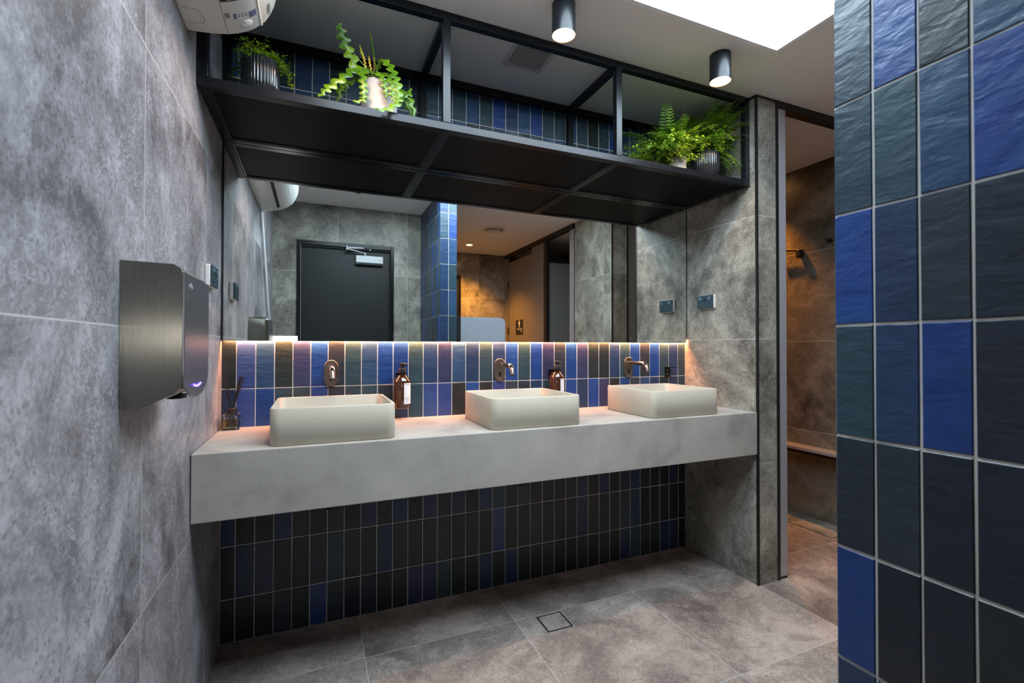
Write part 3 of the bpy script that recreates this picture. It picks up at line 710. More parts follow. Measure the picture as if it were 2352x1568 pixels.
LV = [([(0.520, -0.36, 2.10), (0.490, -0.36, 2.13), (0.471, -0.36, 2.15), (0.451, -0.36, 2.186), (0.437, -0.36, 2.212), (0.425, -0.37, 2.238), (0.414, -0.38, 2.26), (0.408, -0.39, 2.278)], 0.0225, 0.0225),
 ([(0.53, -0.355, 2.10), (0.515, -0.36, 2.14), (0.492, -0.37, 2.146), (0.449, -0.39, 2.120), (0.418, -0.41, 2.08), (0.383, -0.42, 2.041), (0.362, -0.43, 2.013), (0.343, -0.43, 1.988)], 0.018, 0.023),
 ([(0.53, -0.34, 2.10), (0.495, -0.33, 2.129), (0.45, -0.31, 2.126), (0.429, -0.3, 2.109), (0.416, -0.3, 2.09), (0.407, -0.3, 2.045)], 0.016, 0.023),
 ([(0.535, -0.36, 2.10), (0.513, -0.38, 2.140), (0.484, -0.42, 2.110), (0.483, -0.44, 2.068), (0.485, -0.448, 2.036), (0.485, -0.452, 2.007), (0.478, -0.452, 1.992), (0.45, -0.45, 1.984)], 0.0145, 0.021),
 ([(0.545, -0.36, 2.10), (0.528, -0.38, 2.13), (0.536, -0.42, 2.116), (0.552, -0.44, 2.083), (0.558, -0.447, 2.047), (0.562, -0.448, 2.020)], 0.0135, 0.020),
 ([(0.55, -0.355, 2.10), (0.546, -0.36, 2.145), (0.567, -0.4, 2.133), (0.574, -0.44, 2.092), (0.580, -0.452, 2.05), (0.581, -0.457, 2.026), (0.599, -0.46, 2.012), (0.612, -0.46, 1.998)], 0.013, 0.020),
 ([(0.55, -0.35, 2.10), (0.539, -0.35, 2.168), (0.555, -0.38, 2.190), (0.576, -0.41, 2.159), (0.588, -0.435, 2.115), (0.597, -0.45, 2.078), (0.599, -0.46, 2.03), (0.594, -0.468, 2.003), (0.564, -0.478, 1.968), (0.52, -0.480, 1.957)], 0.017, 0.022),
 ([(0.57, -0.34, 2.10), (0.60, -0.33, 2.138), (0.622, -0.36, 2.105), (0.638, -0.37, 2.089), (0.653, -0.37, 2.092), (0.661, -0.36, 2.122)], 0.013, 0.022),
 ([(0.63, -0.365, 2.10), (0.648, -0.36, 2.098), (0.662, -0.37, 2.06), (0.675, -0.37, 2.010)], 0.014, 0.020),
 ([(0.575, -0.335, 2.10), (0.606, -0.32, 2.130), (0.629, -0.32, 2.104), (0.652, -0.32, 2.080), (0.674, -0.31, 2.040)], 0.014, 0.020)]
for P_, hw, lo in LV: zigzag(P_, hw*1.12, lo*1.42)
zigzag([(0.53, -0.36, 2.10), (0.503, -0.36, 2.143), (0.497, -0.36, 2.173), (0.492, -0.36, 2.196), (0.485, -0.36, 2.213), (0.478, -0.36, 2.237)], 0.0062, 0.013, mat=M_leafy, name='yellow_leaf')
zigzag([(0.535, -0.36, 2.10), (0.515, -0.37, 2.16), (0.508, -0.37, 2.20)], 0.0055, 0.013, mat=M_leafy, name='yellow_leaf')
zigzag([(0.545, -0.36, 2.10), (0.533, -0.36, 2.177), (0.519, -0.36, 2.263), (0.512, -0.36, 2.30)], 0.0042, 0.014, name='young_shoot')
MB().tube([(0.52, -0.37, 2.11), (0.491, -0.37, 2.162), (0.418, -0.39, 2.222)], [0.0014, 0.0012, 0.0007], 6).build('stem', M_rib, pB, smooth=True)
MB().tube([(0.528, -0.37, 2.09), (0.526, -0.37, 2.198)], 0.0018, 6).build('cane', M_dry, pB)
# right group
pC = empty('potted_fern', (1.93, -0.375, SH), 'spreading green fern in a small beige pot, leftmost of the shelf plants at the right', 'potted plant')
plain_pot(pC, 1.93, -0.365, 0.040, 0.075, M_potb)
Z = SH+0.07
arc_fronds(pC, 1.92, -0.34, Z, 60, rnd, 0.30, 0.030, 18, M_fern, az=(95, 290), rise=0.13, droop=0.06, clamp=dict(x0=1.56, x1=2.28, z0=SH+0.004, y1=-0.012, z1=ZC-0.004),
           pts=[((1.76, -0.25, 2.30), (1.59, -0.20, 2.12)), ((1.83, -0.36, 2.24), (1.84, -0.40, 2.31)), ((1.80, -0.20, 2.26), (1.66, -0.12, 2.24)), ((1.85, -0.20, 2.24), (1.72, -0.25, 2.19)), ((1.83, -0.42, 2.12), (1.80, -0.455, 2.03))])
arc_fronds(pC, 1.90, -0.36, Z, 60, rnd, 0.25, 0.024, 15, M_fernb, az=(120, 300), rise=0.10, droop=0.06, name='bright_fronds', clamp=dict(x0=1.56, x1=2.28, z0=SH+0.004, y1=-0.012, z1=ZC-0.004),
           pts=[((1.84, -0.42, 2.18), (1.83, -0.43, 2.27)), ((1.845, -0.42, 2.14), (1.82, -0.445, 2.08))])
maiden(pC, 1.83, -0.34, SH+0.05, 60, rnd, 0.24, 0.09, M_fernb, clamp=dict(x0=1.57, x1=2.2, z0=SH+0.004, y1=-0.012), size=0.0125)
arc_fronds(pC, 1.93, -0.34, Z, 0, rnd, 0.2, 0.018, 10, M_dry, name='dry_fronds', pts=[((1.92, -0.40, 2.2), (1.93, -0.41, 2.29)), ((1.86, -0.36, 2.16), (1.79, -0.38, 2.14))])
pD = empty('potted_fern', (2.105, -0.375, SH), 'bright maidenhair fern in a black ribbed pot at the right end of the shelf', 'potted plant')
ribbed_pot(pD, 2.105, -0.368, 0.063, 0.125)
maiden(pD, 2.08, -0.365, SH+0.135, 80, rnd, 0.17, 0.085, M_maid, clamp=dict(x1=2.28, z0=SH+0.004, y1=-0.012),
       trail=[((2.02, -0.40, 2.19), (1.96, -0.43, 2.10)), ((2.05, -0.40, 2.17), (1.99, -0.44, 2.04)), ((2.0, -0.40, 2.2), (1.95, -0.42, 2.15)), ((2.10, -0.42, 2.16), (2.13, -0.44, 2.11))]*3, size=0.0115)
pE = empty('potted_fern', (2.205, -0.19, SH), 'tall arching fern with some brown fronds in a white pot beside the right wall', 'potted plant')
plain_pot(pE, 2.205, -0.175, 0.058, 0.13, M_potw)
Z = SH+0.14
cl = dict(x0=1.85, x1=2.3105, z0=SH+0.004, y1=-0.012, z1=ZC-0.004)
def clE(mb):
    for i, v in enumerate(mb.v):
        x, y, z = v
        if y > -DB-0.004 and x > W-0.004: x = W-0.004
        mb.v[i] = (x, y, z)
big = [((2.16, -0.36, 2.36), (2.10, -0.45, 2.34)), ((2.26, -0.36, 2.37), (2.30, -0.50, 2.33)), ((2.20, -0.36, 2.34), (2.16, -0.49, 2.26)), ((2.24, -0.34, 2.36), (2.25, -0.47, 2.355)), ((2.12, -0.34, 2.30), (2.05, -0.43, 2.22)), ((2.05, -0.34, 2.32), (1.95, -0.36, 2.24)), ((2.28, -0.30, 2.30), (2.29, -0.44, 2.18)), ((2.29, -0.30, 2.26), (2.295, -0.43, 2.12)), ((2.18, -0.38, 2.26), (2.16, -0.44, 2.18)),
       ((2.24, -0.25, 2.38), (2.20, -0.44, 2.37)), ((2.20, -0.30, 2.36), (2.07, -0.40, 2.30)), ((2.25, -0.30, 2.34), (2.28, -0.47, 2.28)), ((2.2, -0.35, 2.30), (2.27, -0.50, 2.22)), ((2.16, -0.35, 2.30), (2.21, -0.49, 2.27)),
       ((2.27, -0.26, 2.36), (2.29, -0.46, 2.30)), ((2.12, -0.28, 2.35), (2.02, -0.36, 2.28)), ((2.10, -0.22, 2.33), (1.98, -0.26, 2.20)), ((2.28, -0.36, 2.24), (2.285, -0.42, 2.0)), ((2.27, -0.30, 2.22), (2.25, -0.40, 2.0)),
       ((2.26, -0.36, 2.26), (2.29, -0.41, 2.08)), ((2.20, -0.33, 2.28), (2.24, -0.40, 2.06)), ((2.27, -0.33, 2.3), (2.29, -0.455, 2.15)), ((2.22, -0.30, 2.36), (2.14, -0.45, 2.33)), ((2.27, -0.2, 2.38), (2.295, -0.42, 2.35))]
arc_fronds(pE, 2.205, -0.19, Z, 60, rnd, 0.30, 0.036, 24, M_fern, az=(90, 330), rise=0.20, droop=0.05, pts=list(big), clamp=cl)
arc_fronds(pE, 2.205, -0.22, Z, 26, rnd, 0.29, 0.030, 22, M_fernb, az=(150, 320), rise=0.20, droop=0.02, name='bright_fronds', clamp=cl,  # brighter leaf colour here stands in for lamplight on the fronds
           pts=[((2.18, -0.35, 2.35), (2.20, -0.50, 2.34)), ((2.15, -0.35, 2.33), (2.12, -0.47, 2.27)), ((2.22, -0.36, 2.33), (2.245, -0.50, 2.29)), ((2.2, -0.34, 2.31), (2.275, -0.50, 2.235)), ((2.24, -0.33, 2.35), (2.285, -0.48, 2.31)), ((2.28, -0.36, 2.24), (2.265, -0.43, 1.995)), ((2.24, -0.34, 2.20), (2.23, -0.43, 2.01)), ((2.25, -0.35, 2.2), (2.285, -0.435, 2.04)), ((2.18, -0.33, 2.33), (2.17, -0.48, 2.31)), ((2.27, -0.36, 2.20), (2.285, -0.44, 2.02))])
arc_fronds(pE, 2.205, -0.20, Z, 0, rnd, 0.24, 0.022, 14, M_dry, name='dry_fronds', clamp=dict(x0=1.85, z1=ZC-0.004),
           pts=[((2.18, -0.38, 2.30), (2.10, -0.44, 2.20)), ((2.25, -0.40, 2.30), (2.335, -0.54, 2.245)), ((2.24, -0.38, 2.29), (2.29, -0.50, 2.15)), ((2.15, -0.33, 2.28), (2.06, -0.41, 2.24)), ((2.22, -0.33, 2.2), (2.24, -0.42, 2.02))])

# ------------------------------------------------------------------ hand dryer
hd = empty('hand_dryer', (0, -0.91, 1.035), 'brushed steel hand dryer on the left stone wall', 'hand dryer')
Y0, Y1 = -1.022, -0.800
prof = [(0.0005, 1.0365), (0.012, 1.0345), (0.03, 1.037), (0.06, 1.049), (0.088, 1.063), (0.0965, 1.075), (0.0985, 1.095), (0.0985, 1.294), (0.095, 1.306), (0.084, 1.3135), (0.0005, 1.3155)]
def dry_ring(y, ins):
    cx_, cz_ = 0.045, 1.18
    return [(max(0.0005, x-(ins if x > 0.02 else 0)), y, z + (ins if z < 1.1 else -ins if z > 1.29 else 0)) for x, z in prof]
mb = MB().loft([dry_ring(Y0, 0.0), dry_ring(Y1-0.008, 0.0), dry_ring(Y1-0.0025, 0.0025), dry_ring(Y1, 0.008)])
for f in range(len(mb.f)): mb.f[f] = mb.f[f][::-1]
mb.build('body', M_steel, hd, smooth=True, angle=35)
# front plate: flat top, rounded bottom
pl = [(Y0+0.002, 1.300), (Y0+0.002, 1.098)]
ymid = (Y0+Y1)/2; hwid = (Y1-Y0)/2-0.002
for k in range(1, 20):
    a = PI + PI*k/20; pl.append((ymid+hwid*math.cos(a), 1.098+0.052*math.sin(a)))
pl += [(Y1-0.002, 1.098), (Y1-0.002, 1.300)]
fp = MB().prism(pl, 'X', 0.0975, 0.1025).build('front_plate', M_steelf, hd, bevel=0.0012)
MB().tube([(0.1028, Y0+0.078+0.06*k/8, 1.0735-0.004*math.sin(PI*k/8)) for k in range(9)], 0.0021, 8).build('indicator_light', M_blueled, hd, smooth=True)
MB().prism([(0.055+0.018*math.cos(2*PI*k/20), -0.865+0.03*math.sin(2*PI*k/20)) for k in range(20)], 'Z', 1.040, 1.0475).build('air_nozzle', M_blackmat, hd)
for (ya, yb) in ((-1.017, -0.996), (-0.988, -0.966)):
    s_ = MB(); s_.v += [(0.016, ya, 1.0343), (0.040, ya, 1.0398), (0.040, yb, 1.0398), (0.016, yb, 1.0343), (0.016, ya, 1.0335), (0.040, ya, 1.0390), (0.040, yb, 1.0390), (0.016, yb, 1.0335)]
    for q in ((0,1,2,3), (4,7,6,5), (0,4,5,1), (1,5,6,2), (2,6,7,3), (3,7,4,0)): s_.face(q)
    s_.build('rating_sticker', M_alu, hd)
text('veltia', 0.016, (0.1027, Y0+0.03, 1.272), (0, 1, 0), (0, 0, 1), M_alu, 'lettering', fp)
# ------------------------------------------------------------------ power outlets
def outlet(yc, zc, sgn, x0, wid, hei, label):
    # sgn +1: mounted on a wall facing +X
    t = empty('power_outlet', (x0, yc, zc-hei/2), label, 'power outlet', None)
    X = lambda d: x0 + sgn*d
    def slab(d0, d1, ya, yb, za, zb): return box(min(X(d0), X(d1)), max(X(d0), X(d1)), ya, yb, za, zb)
    slab(0.0003, 0.0165, yc-wid/2, yc+wid/2, zc-hei/2, zc+hei/2).build('mounting_block', M_white, t, bevel=0.004)
    fp = slab(0.0162, 0.021, yc-wid/2+0.001, yc+wid/2-0.001, zc-hei/2+0.001, zc+hei/2-0.001).build('face_plate', M_slate, t, bevel=0.003)
    for q in (-0.27, 0.27):
        slab(0.021, 0.0245, yc+q*wid-0.0085, yc+q*wid+0.0085, zc+0.010, zc+0.025).build('rocker_switch', M_slate2, t, bevel=0.0012)
        for (dy, dz, ln, an) in ((-0.0065, -0.008, 0.008, 28), (0.0065, -0.008, 0.008, -28), (0, -0.0205, 0.009, 0)):
            y = yc+q*wid+dy*sgn; z = zc+dz; a = math.radians(an*sgn)
            MB().tube([(X(0.0212), y-ln/2*math.sin(a), z-ln/2*math.cos(a)), (X(0.0212), y+ln/2*math.sin(a), z+ln/2*math.cos(a))], 0.0013, 6).build('pin_slot', M_blackmat, t)
    slab(0.021, 0.0222, yc-0.007, yc+0.007, zc+0.002, zc+0.018).build('indicator_plate', M_blackmat, t)
    return t
outlet(-0.171, 1.399, -1, W, 0.116, 0.075, 'double power outlet on the right stone wall above the right basin')
outlet(-0.250, 1.390, 1, 0.0, 0.114, 0.073, 'double power outlet on the left stone wall between hand dryer and mirror')

# ------------------------------------------------------------------ air conditioner
ac = empty('air_conditioner', (0, -0.96, 2.045), 'white split air conditioner high on the left wall', 'air conditioner')
AP = [(0.0005, 2.045), (0.03, 2.046), (0.065, 2.050), (0.10, 2.057), (0.125, 2.066), (0.148, 2.0775), (0.168, 2.0915), (0.1835, 2.1065), (0.187, 2.112), (0.195, 2.120), (0.209, 2.146), (0.218, 2.17), (0.2245, 2.20), (0.226, 2.23), (0.2245, 2.28), (0.218, 2.315), (0.20, 2.331), (0.17, 2.336), (0.0005, 2.338)]
AY0, AY1 = -1.385, -0.548
def acr(y, ins): return [(max(0.0005, x-ins*(1 if x > 0.02 else 0)), y, z+(ins if z < 2.12 else -ins if z > 2.3 else 0)) for x, z in AP]
mb = MB().loft([acr(AY0, 0.006), acr(AY0+0.002, 0.0015), acr(AY0+0.008, 0), acr(AY1-0.008, 0), acr(AY1-0.002, 0.0015), acr(AY1, 0.006)])
mb.build('body', M_white, ac, smooth=True, angle=32)
def surf(x, d=0.0):
    for (xa, za), (xb, zb) in zip(AP, AP[1:]):
        if xa <= x <= xb:
            t = (x-xa)/(xb-xa); n = Vector(((zb-za), 0, -(xb-xa))).normalized()
            return Vector((x, 0, za+(zb-za)*t)) + n*d, n
def skin(name, x0, x1, y0, y1, mat, d0=0.0002, d1=0.001, parent=None, n=4):
    mb = MB(); rows = []
    for y in (y0, y1):
        lo, hi = [], []
        for k in range(n+1):
            x = x0+(x1-x0)*k/n; a, _ = surf(x, d0); b_, _ = surf(x, d1); lo.append((a.x, y, a.z)); hi.append((b_.x, y, b_.z))
        rows.append(lo + hi[::-1])
    mb.loft(rows)
    return mb.build(name, mat, parent or ac)
skin('air_outlet', 0.102, 0.182, -1.315, -0.690, M_blackmat, -0.001, 0.0006, n=8)
fl = skin('louvre_flap', 0.117, 0.1795, -1.300, -0.703, M_white, 0.003, 0.006, n=8)
skin('seam', 0.0995, 0.1008, AY0+0.01, AY1-0.003, M_whitedark, -0.0002, 0.0003, n=1)
skin('panel_ridge', 0.1835, 0.1865, AY0+0.004, AY1-0.003, M_white, 0.0, 0.0022, n=1)
for k in range(3): skin('vent_slot', 0.1045+0.0038*k, 0.1063+0.0038*k, -0.645, -0.624, M_blackmat, n=1)
skin('receiver_window', 0.1235, 0.1310, -0.639, -0.619, M_lcd, n=1)
for x in (0.137, 0.145, 0.153):
    c, n_ = surf(x, 0.0006); MB().sphere((c.x, -0.6255, c.z), 0.0021, 8, sz=0.5).build('indicator_dot', M_blackmat, ac)
    skin('indicator_symbol', x-0.002, x+0.002, -0.6345, -0.6325, M_whitedark, n=1)
skin('display', 0.1605, 0.177, -0.634, -0.610, M_lcd, n=3)
c, n_ = surf(0.151, -0.001); mbs = MB().sphere((0, 0, 0), 0.0185, 16, sz=0.25)
ang = math.atan2(-n_.x, -n_.z)
R_ = Matrix.Rotation(ang, 3, 'Y'); mbs.v = [tuple(R_ @ Vector(v) + Vector((c.x, -0.587, c.z))) for v in mbs.v]
mbs.build('sensor_dome', M_white, ac, smooth=True)
a_, n_ = surf(0.146, 0.003); MB().box(a_.x-0.0009, a_.x+0.0009, -0.604, -0.600, a_.z-0.003, a_.z-0.0005).build('sensor_mark', M_blackmat, ac)
text('INVERTER', 0.0060, (0.0805, -0.683, 2.0540), (0, 1, 0), (1, 0, 0.157), M_whitedark, 'lettering', ac)
text('R32 eco', 0.0042, (0.0820, -0.644, 2.0542), (0, 1, 0), (1, 0, 0.157), M_whitedark, 'lettering', ac)
text('ON/OFF', 0.0038, (0.1252, -0.660, 2.0670), (0, 1, 0), (1, 0, 0.4), M_whitedark, 'lettering', ac)
lc, ln_ = surf(0.2055, 0.0008)
tn = Vector((ln_.z*-1, 0, ln_.x)).normalized(); tn = tn if tn.z > 0 else -tn
MB().tube([Vector((lc.x, -0.585, lc.z)) + Vector((0, 0.023*math.cos(a*PI/12), 0)) + tn*0.0075*math.sin(a*PI/12) for a in range(25)], 0.0006, 5).build('oval_mark', M_whitedark, ac)
text('Gree', 0.013, tuple(Vector((lc.x, -0.601, lc.z)) - tn*0.004), (0, 1, 0), tuple(tn), M_whitedark, 'lettering', ac)
gr = [(0.008, -0.650), (0.036, -0.652), (0.047, -0.643), (0.051, -0.625), (0.052, -0.605), (0.046, -0.594), (0.035, -0.591), (0.008, -0.590)]
MB().tube([(x, y, surf(x, 0.0)[0].z) for x, y in gr], 0.0006, 5).build('cover_outline', M_whitedark, ac)
# things next to the entrance (seen in the mirror)
wp = MB().tube([(0.012, -1.31, 2.02), (0.012, -1.33, 1.98), (0.012, -1.84, 1.36), (0.012, -1.96, 1.25)], 0.009, 10).build('conduit_pipe', M_bright, loc=(0.012, -1.6, 1.25), smooth=True)
tag(wp, 'slim white pipe running diagonally down the left wall below the air conditioner', 'pipe')
wb = empty('light_panel', (0.10, YD+0.03, 0), 'small glowing white light panel on a stand in the corner beside the entrance door', 'light panel')
box(0.006, 0.197, YD+0.016, YD+0.034, 1.145, 1.243).build('panel_housing', M_white, wb, bevel=0.004)
box(0.010, 0.193, YD+0.0342, YD+0.0352, 1.149, 1.239).build('glowing_face', M_photo, wb)
MB().tube([(0.10, YD+0.025, 1.145), (0.10, YD+0.025, 0.02)], 0.011, 12).build('stand', M_blackmat, wb, smooth=True)
MB().lathe([(0.075, 0.0005), (0.075, 0.010), (0.02, 0.022)], 0.10, YD+0.085, 28).build('base', M_blackmat, wb)

# ------------------------------------------------------------------ ceiling fittings
def spot(parent, x, y, z, watt, col, cone, blend=0.5):
    ld = bpy.data.lights.new('beam', 'SPOT'); ld.energy = watt; ld.color = col; ld.spot_size = math.radians(cone); ld.spot_blend = blend
    ld.shadow_soft_size = 0.03; o = bpy.data.objects.new('beam', ld); C.objects.link(o); o.parent = parent
    o.location = Vector((x, y, z)) - wloc(parent); return o
def downlight(x, y, label):
    t = empty('surface_downlight', (x, y, ZC-0.113), label, 'downlight', 'black cylinder downlights on the ceiling')
    r = 0.0425; z0 = ZC-0.113
    MB().lathe([(r-0.0015, z0+0.012), (r-0.0015, z0), (r, z0), (r, ZC-0.0005), (0.01, ZC-0.0005)], x, y, 48, cap0=False, cap1=False).build('housing', M_black, t, smooth=True)
    MB().lathe([(r-0.0016, z0+0.003), (r-0.0016, z0+0.006), (0.002, z0+0.006)], x, y, 40).build('lens', M_lamp, t)
    spot(t, x, y, z0+0.001, SPOT_WATT, LAMP_COLOR, 125, 0.6)
    return t
l1 = downlight(1.155, -0.642, 'black cylinder downlight nearest the square ceiling vent')
l2 = copy_tree(l1, None, (0.753, 0, 0)); l2['label'] = 'black cylinder downlight nearest the tall fern at the right end of the shelf'
l3 = copy_tree(l1, None, (-0.753, 0, 0)); l3['label'] = 'black cylinder downlight beside the air conditioner'
vt = empty('ceiling_vent', (1.166, -0.322, ZC-0.008), 'square white ceiling exhaust vent with a fine grid above the shelf', 'vent')
vx0, vx1, vy0, vy1 = 1.094, 1.243, -0.396, -0.252
fr = 0.019
MB().box(vx0-fr, vx0, vy0-fr, vy1+fr, ZC-0.006, ZC-0.0005).box(vx1, vx1+fr, vy0-fr, vy1+fr, ZC-0.006, ZC-0.0005).box(vx0, vx1, vy0-fr, vy0, ZC-0.006, ZC-0.0005).box(vx0, vx1, vy1, vy1+fr, ZC-0.006, ZC-0.0005).build('frame', M_white, vt, bevel=0.002)
MB().box(vx0, vx1, vy0, vy1, ZC-0.0015, ZC-0.0006).build('dark_opening', M_blackmat, vt)
g = MB(); ng = 12
for k in range(ng+1):
    x = vx0+0.003+(vx1-vx0-0.006)*k/ng; y = vy0+0.003+(vy1-vy0-0.006)*k/ng
    g.box(x-0.0009, x+0.0009, vy0+0.002, vy1-0.002, ZC-0.0075, ZC-0.0035); g.box(vx0+0.002, vx1-0.002, y-0.0009, y+0.0009, ZC-0.0075, ZC-0.0035)
for (x, y) in ((vx0, vy0), (vx1-0.012, vy0), (vx0, vy1-0.012), (vx1-0.012, vy1-0.012)): g.box(x, x+0.012, y, y+0.012, ZC-0.0074, ZC-0.0036)
g.build('grid', M_white, vt)
rv = empty('round_air_diffuser', (2.058, -2.514, ZC-0.02), 'round white ceiling air diffuser seen in the mirror', 'air diffuser')
MB().lathe([(0.118, ZC-0.0005), (0.118, ZC-0.006), (0.10, ZC-0.012), (0.088, ZC-0.012), (0.088, ZC-0.004)], 2.058, -2.514, 40, cap0=False, cap1=False).build('ring', M_white, rv, smooth=True)
MB().lathe([(0.02, ZC-0.001), (0.074, ZC-0.012), (0.078, ZC-0.019), (0.06, ZC-0.024), (0.01, ZC-0.025)], 2.058, -2.514, 40).build('centre_disc', M_white, rv, smooth=True)
MB().lathe([(0.087, ZC-0.003), (0.087, ZC-0.001)], 2.058, -2.514, 40).build('throat', M_blackmat, rv)
rl = empty('recessed_downlight', (2.044, -3.317, ZC-0.004), 'small recessed ceiling light glowing amber, seen in the mirror', 'downlight')
MB().lathe([(0.047, ZC-0.0005), (0.047, ZC-0.004), (0.036, ZC-0.004), (0.036, ZC-0.0008)], 2.044, -3.317, 32, cap0=False, cap1=False).build('trim_ring', M_white, rl, smooth=True)
MB().lathe([(0.0355, ZC-0.0025), (0.0355, ZC-0.0012)], 2.044, -3.317, 32).build('lens', M_amb, rl)
spot(rl, 2.044, -3.40, ZC-0.006, 75, (1.0, 0.38, 0.05), 110, 0.7)
rs = empty('recessed_downlight', (3.20, 0.36, ZC-0.004), 'recessed ceiling light inside the shower cubicle throwing amber light on its wall', 'downlight')
MB().lathe([(0.047, ZC-0.0005), (0.047, ZC-0.004), (0.036, ZC-0.004), (0.036, ZC-0.0008)], 3.20, 0.36, 32, cap0=False, cap1=False).build('trim_ring', M_white, rs, smooth=True)
MB().lathe([(0.0355, ZC-0.0025), (0.0355, ZC-0.0012)], 3.20, 0.36, 32).build('lens', M_amb, rs)
spot(rs, 3.20, 0.36, ZC-0.006, 48, (1.0, 0.36, 0.04), 85, 0.8)

# ------------------------------------------------------------------ floor drain
fd = empty('floor_drain', (1.266, -0.361, 0), 'square tile-insert floor drain with a black slot around it', 'floor drain')
x0, x1, y0, y1 = 1.209, 1.323, -0.418, -0.304
MB().box(x0-0.0015, x1+0.0015, y0-0.0015, y1+0.0015, 0.0002, 0.0009).build('slot', M_blackmat, fd)
MB().box(x0+0.006, x1-0.006, y0+0.006, y1-0.006, 0.0003, 0.0022).build('tile_insert', M_floor, fd)
MB().box(x0-0.004, x0-0.0015, y0-0.004, y1+0.004, 0.0002, 0.0018).box(x1+0.0015, x1+0.004, y0-0.004, y1+0.004, 0.0002, 0.0018).box(x0-0.0015, x1+0.0015, y0-0.004, y0-0.0015, 0.0002, 0.0018).box(x0-0.0015, x1+0.0015, y1+0.0015, y1+0.004, 0.0002, 0.0018).build('rim', M_alu, fd)

# ------------------------------------------------------------------ shower cubicle at the right
cp = empty('cubicle_post', (2.493, -DB+0.01, 0), 'tall narrow grey cubicle post beside the right wall corner', 'cubicle post')
box(2.467, 2.520, -DB+0.0, -DB+0.03, 0.014, ZC-0.037).build('post', M_alu, cp, bevel=0.0015)
box(2.467, 2.520, -DB+0.004, -DB+0.026, 0.0005, 0.014).build('foot', M_blackmat, cp)
sb = empty('shower_bench', (XO-0.055, 0.35, 0.465), 'narrow pale bench ledge on the wall inside the shower cubicle', 'bench')
box(XO-0.115, XO-0.0005, -0.30, 0.98, 0.468, 0.487).build('seat', M_alu, sb, bevel=0.002)
box(XO-0.025, XO-0.0005, -0.28, 0.96, 0.43, 0.4675).build('wall_support', M_blackmat, sb)
sh_ = empty('shower_handset_holder', (XO-0.03, 0.07, 1.79), 'black shower handset holder on the amber-lit cubicle wall', 'shower fitting')
box(XO-0.05, XO-0.0005, 0.055, 0.085, 1.765, 1.82).build('wall_bracket', M_blackmat, sh_, bevel=0.006)
MB().tube([(XO-0.04, 0.07, 1.815), (XO-0.05, 0.12, 1.825), (XO-0.055, 0.22, 1.84)], [0.008, 0.009, 0.012], 10).build('handset', M_blackmat, sh_, smooth=True)
hk = empty('coat_hook', (XO-0.015, -0.12, 1.845), 'small black hook on the cubicle wall beside the blue tiled wall edge', 'hook')
MB().lathe([(0.016, 0), (0.016, 0.008)], 0, 0, 20).build('tmp', M_blackmat)
bpy.data.objects.remove(bpy.data.objects['tmp'])
MB().tube([(XO-0.0005, -0.125, 1.845), (XO-0.006, -0.125, 1.845)], 0.014, 16).build('rose', M_blackmat, hk, smooth=True)
MB().tube([(XO-0.006, -0.125, 1.845), (XO-0.035, -0.125, 1.842), (XO-0.042, -0.125, 1.855)], 0.006, 10).build('peg', M_blackmat, hk, smooth=True)

# ------------------------------------------------------------------ toilet cubicles seen in the mirror
pt = empty('end_partition', (3.14, -1.325, 0), 'grey partition panel beside the stone block in the mirror', 'partition')
box(2.877, XO-0.001, -1.336, -1.318, 0.012, ZC-0.002).build('panel', M_lam, pt)
MB().sphere((2.912, -1.3175, 1.225), 0.006, 8, sy=0.5).build('bolt', M_chrome, pt, smooth=True)
struct('trim_7', box(XB-0.012, XB+0.03, YF, -1.962, 2.334, ZC), M_blackmat)
pp = empty('cubicle_post', (XB+0.01, -2.0, 0), 'pale aluminium cubicle post beside the stone block in the mirror', 'cubicle post')
box(XB, XB+0.028, -2.055, -1.963, 0.0005, 2.333).build('post', M_alu, pp, bevel=0.0015)
sp = empty('side_partition', (3.06, -2.6, 0), 'dark partition between the two toilet cubicles, seen through the open doorway in the mirror', 'partition')
box(XB+0.032, XO-0.001, -2.612, -2.594, 0.12, 2.10).build('panel', M_lam, sp)
box(XB+0.032, XO-0.001, -2.616, -2.590, 2.10, 2.15).build('head_rail', M_blackmat, sp)
box(XB+0.20, XB+0.24, -2.612, -2.594, 0.0005, 0.12).build('leg', M_alu, sp)
jb = tag(box(XB-0.002, XB+0.03, -2.634, -2.562, 0.0005, 2.333).build('door_jamb', M_blackmat, loc=(XB+0.01, -2.6, 0)), 'black door jamb of the open toilet cubicle in the mirror', 'door jamb')
fp_ = tag(box(XB, XB+0.02, -2.956, -2.636, 0.0005, 2.333).build('front_partition', M_lam, loc=(XB+0.01, -2.8, 0)), 'grey front partition panel between the two toilet cubicle doorways in the mirror', 'partition')
cdo = empty('cubicle_door', (XB+0.01, -3.32, 0.1), 'grey toilet cubicle door with a black sign, seen in the mirror', 'cubicle door')
box(XB+0.002, XB+0.02, -3.672, -2.962, 0.12, 2.27).build('door_leaf', M_lam, cdo, bevel=0.001)
for z in (0.4, 1.36, 1.97): MB().tube([(XB-0.002, -3.676, z-0.045), (XB-0.002, -3.676, z+0.045)], 0.013, 12).build('hinge', M_blackmat, cdo, smooth=True)
cs = tag(box(XB+0.0, XB+0.02, YF, -3.694, 0.0005, 2.333).build('corner_panel', M_lam, loc=(XB+0.01, -3.74, 0)), 'narrow grey panel beyond the hinges of the toilet cubicle door in the mirror', 'partition')
sg = empty('toilet_sign', (XB, -3.32, 1.305), 'black toilet sign with a white figure on the grey cubicle door', 'sign')
pl_ = box(XB-0.003, XB+0.0018, -3.428, -3.212, 1.306, 1.492).build('sign_plate', M_blackmat, sg, bevel=0.001)
fg = MB()
Yc = -3.318; z_ = 1.40
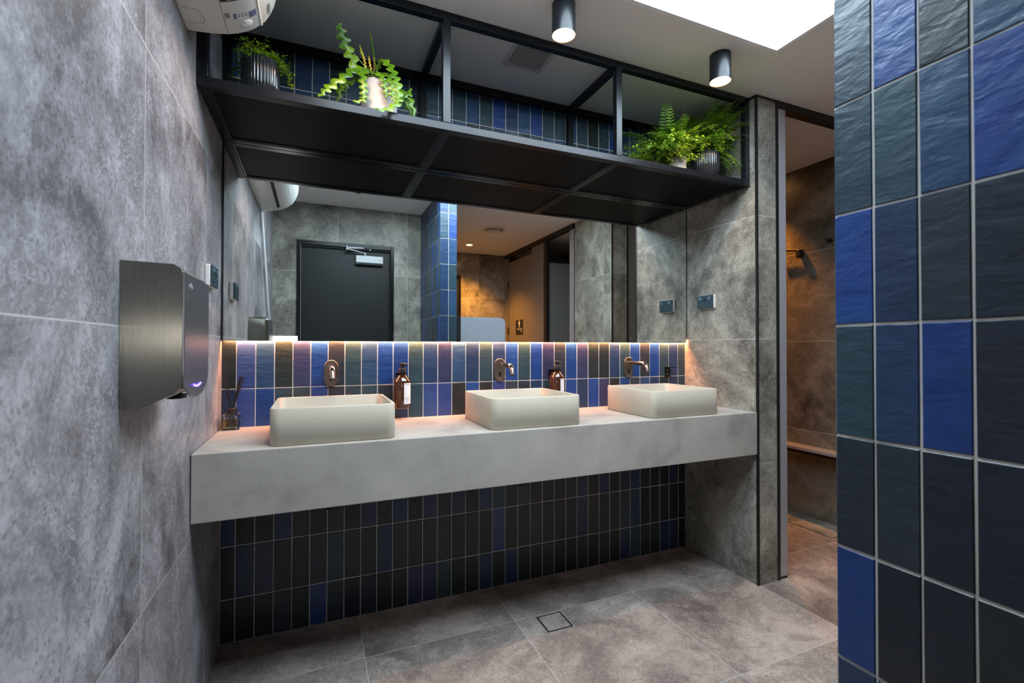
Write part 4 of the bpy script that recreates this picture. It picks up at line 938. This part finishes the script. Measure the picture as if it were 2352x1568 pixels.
fg.prism([(Yc+0.011*math.cos(2*PI*k/16), 1.479+0.007*math.sin(2*PI*k/16)) for k in range(16)], 'X', XB-0.0036, XB-0.003)
fg.prism([(Yc-0.018, 1.47), (Yc-0.024, 1.462), (Yc-0.030, 1.434), (Yc-0.022, 1.433), (Yc-0.016, 1.452), (Yc-0.013, 1.452), (Yc-0.013, 1.398), (Yc-0.002, 1.398), (Yc-0.002, 1.43), (Yc+0.002, 1.43), (Yc+0.002, 1.398), (Yc+0.013, 1.398), (Yc+0.013, 1.452), (Yc+0.016, 1.452), (Yc+0.022, 1.433), (Yc+0.030, 1.434), (Yc+0.024, 1.462), (Yc+0.018, 1.47)], 'X', XB-0.0036, XB-0.003)
fg.build('figure', plain_label, sg)
text('AMBULANT', 0.030, (XB-0.0034, -3.235, 1.366), (0, -1, 0), (0, 0, 1), plain_label, 'lettering', sg)
text('WC', 0.026, (XB-0.0034, -3.235, 1.338), (0, -1, 0), (0, 0, 1), plain_label, 'lettering', sg)
d2 = struct('door_2', box(1.40, 2.04, YF-0.0, YF+0.012, 0.005, 2.05), M_door)
tag(d2, 'dark door in the far wall, a sliver seen in the mirror')
MB().box(2.04, 2.073, YF+0.0005, YF+0.03, 0, 2.084).box(1.376, 2.04, YF+0.0005, YF+0.03, 2.05, 2.084).build('door_frame', M_black, d2)
us_ = empty('privacy_screen', (1.72, -2.20, 0.4), 'pale rounded privacy screen panel behind the tiled wall, seen in the mirror', 'privacy screen')
pts = [(1.606, 0.45), (2.062-0.05, 0.45)] + [(2.062-0.05+0.05*math.cos(a), 0.50+0.05*math.sin(a)) for a in [(-PI/2)+PI/2*k/6 for k in range(1, 7)]] + [(2.062-0.06+0.06*math.cos(a), 1.437-0.06+0.06*math.sin(a)) for a in [PI/2*k/8 for k in range(9)]] + [(1.606, 1.437)]
MB().prism(pts, 'Y', -2.213, -2.20).build('panel', M_scr, us_)
box(COL+0.138, 1.606, -2.2135, -2.1995, 0.45, 1.44).build('mounting_arm', M_blackmat, us_)
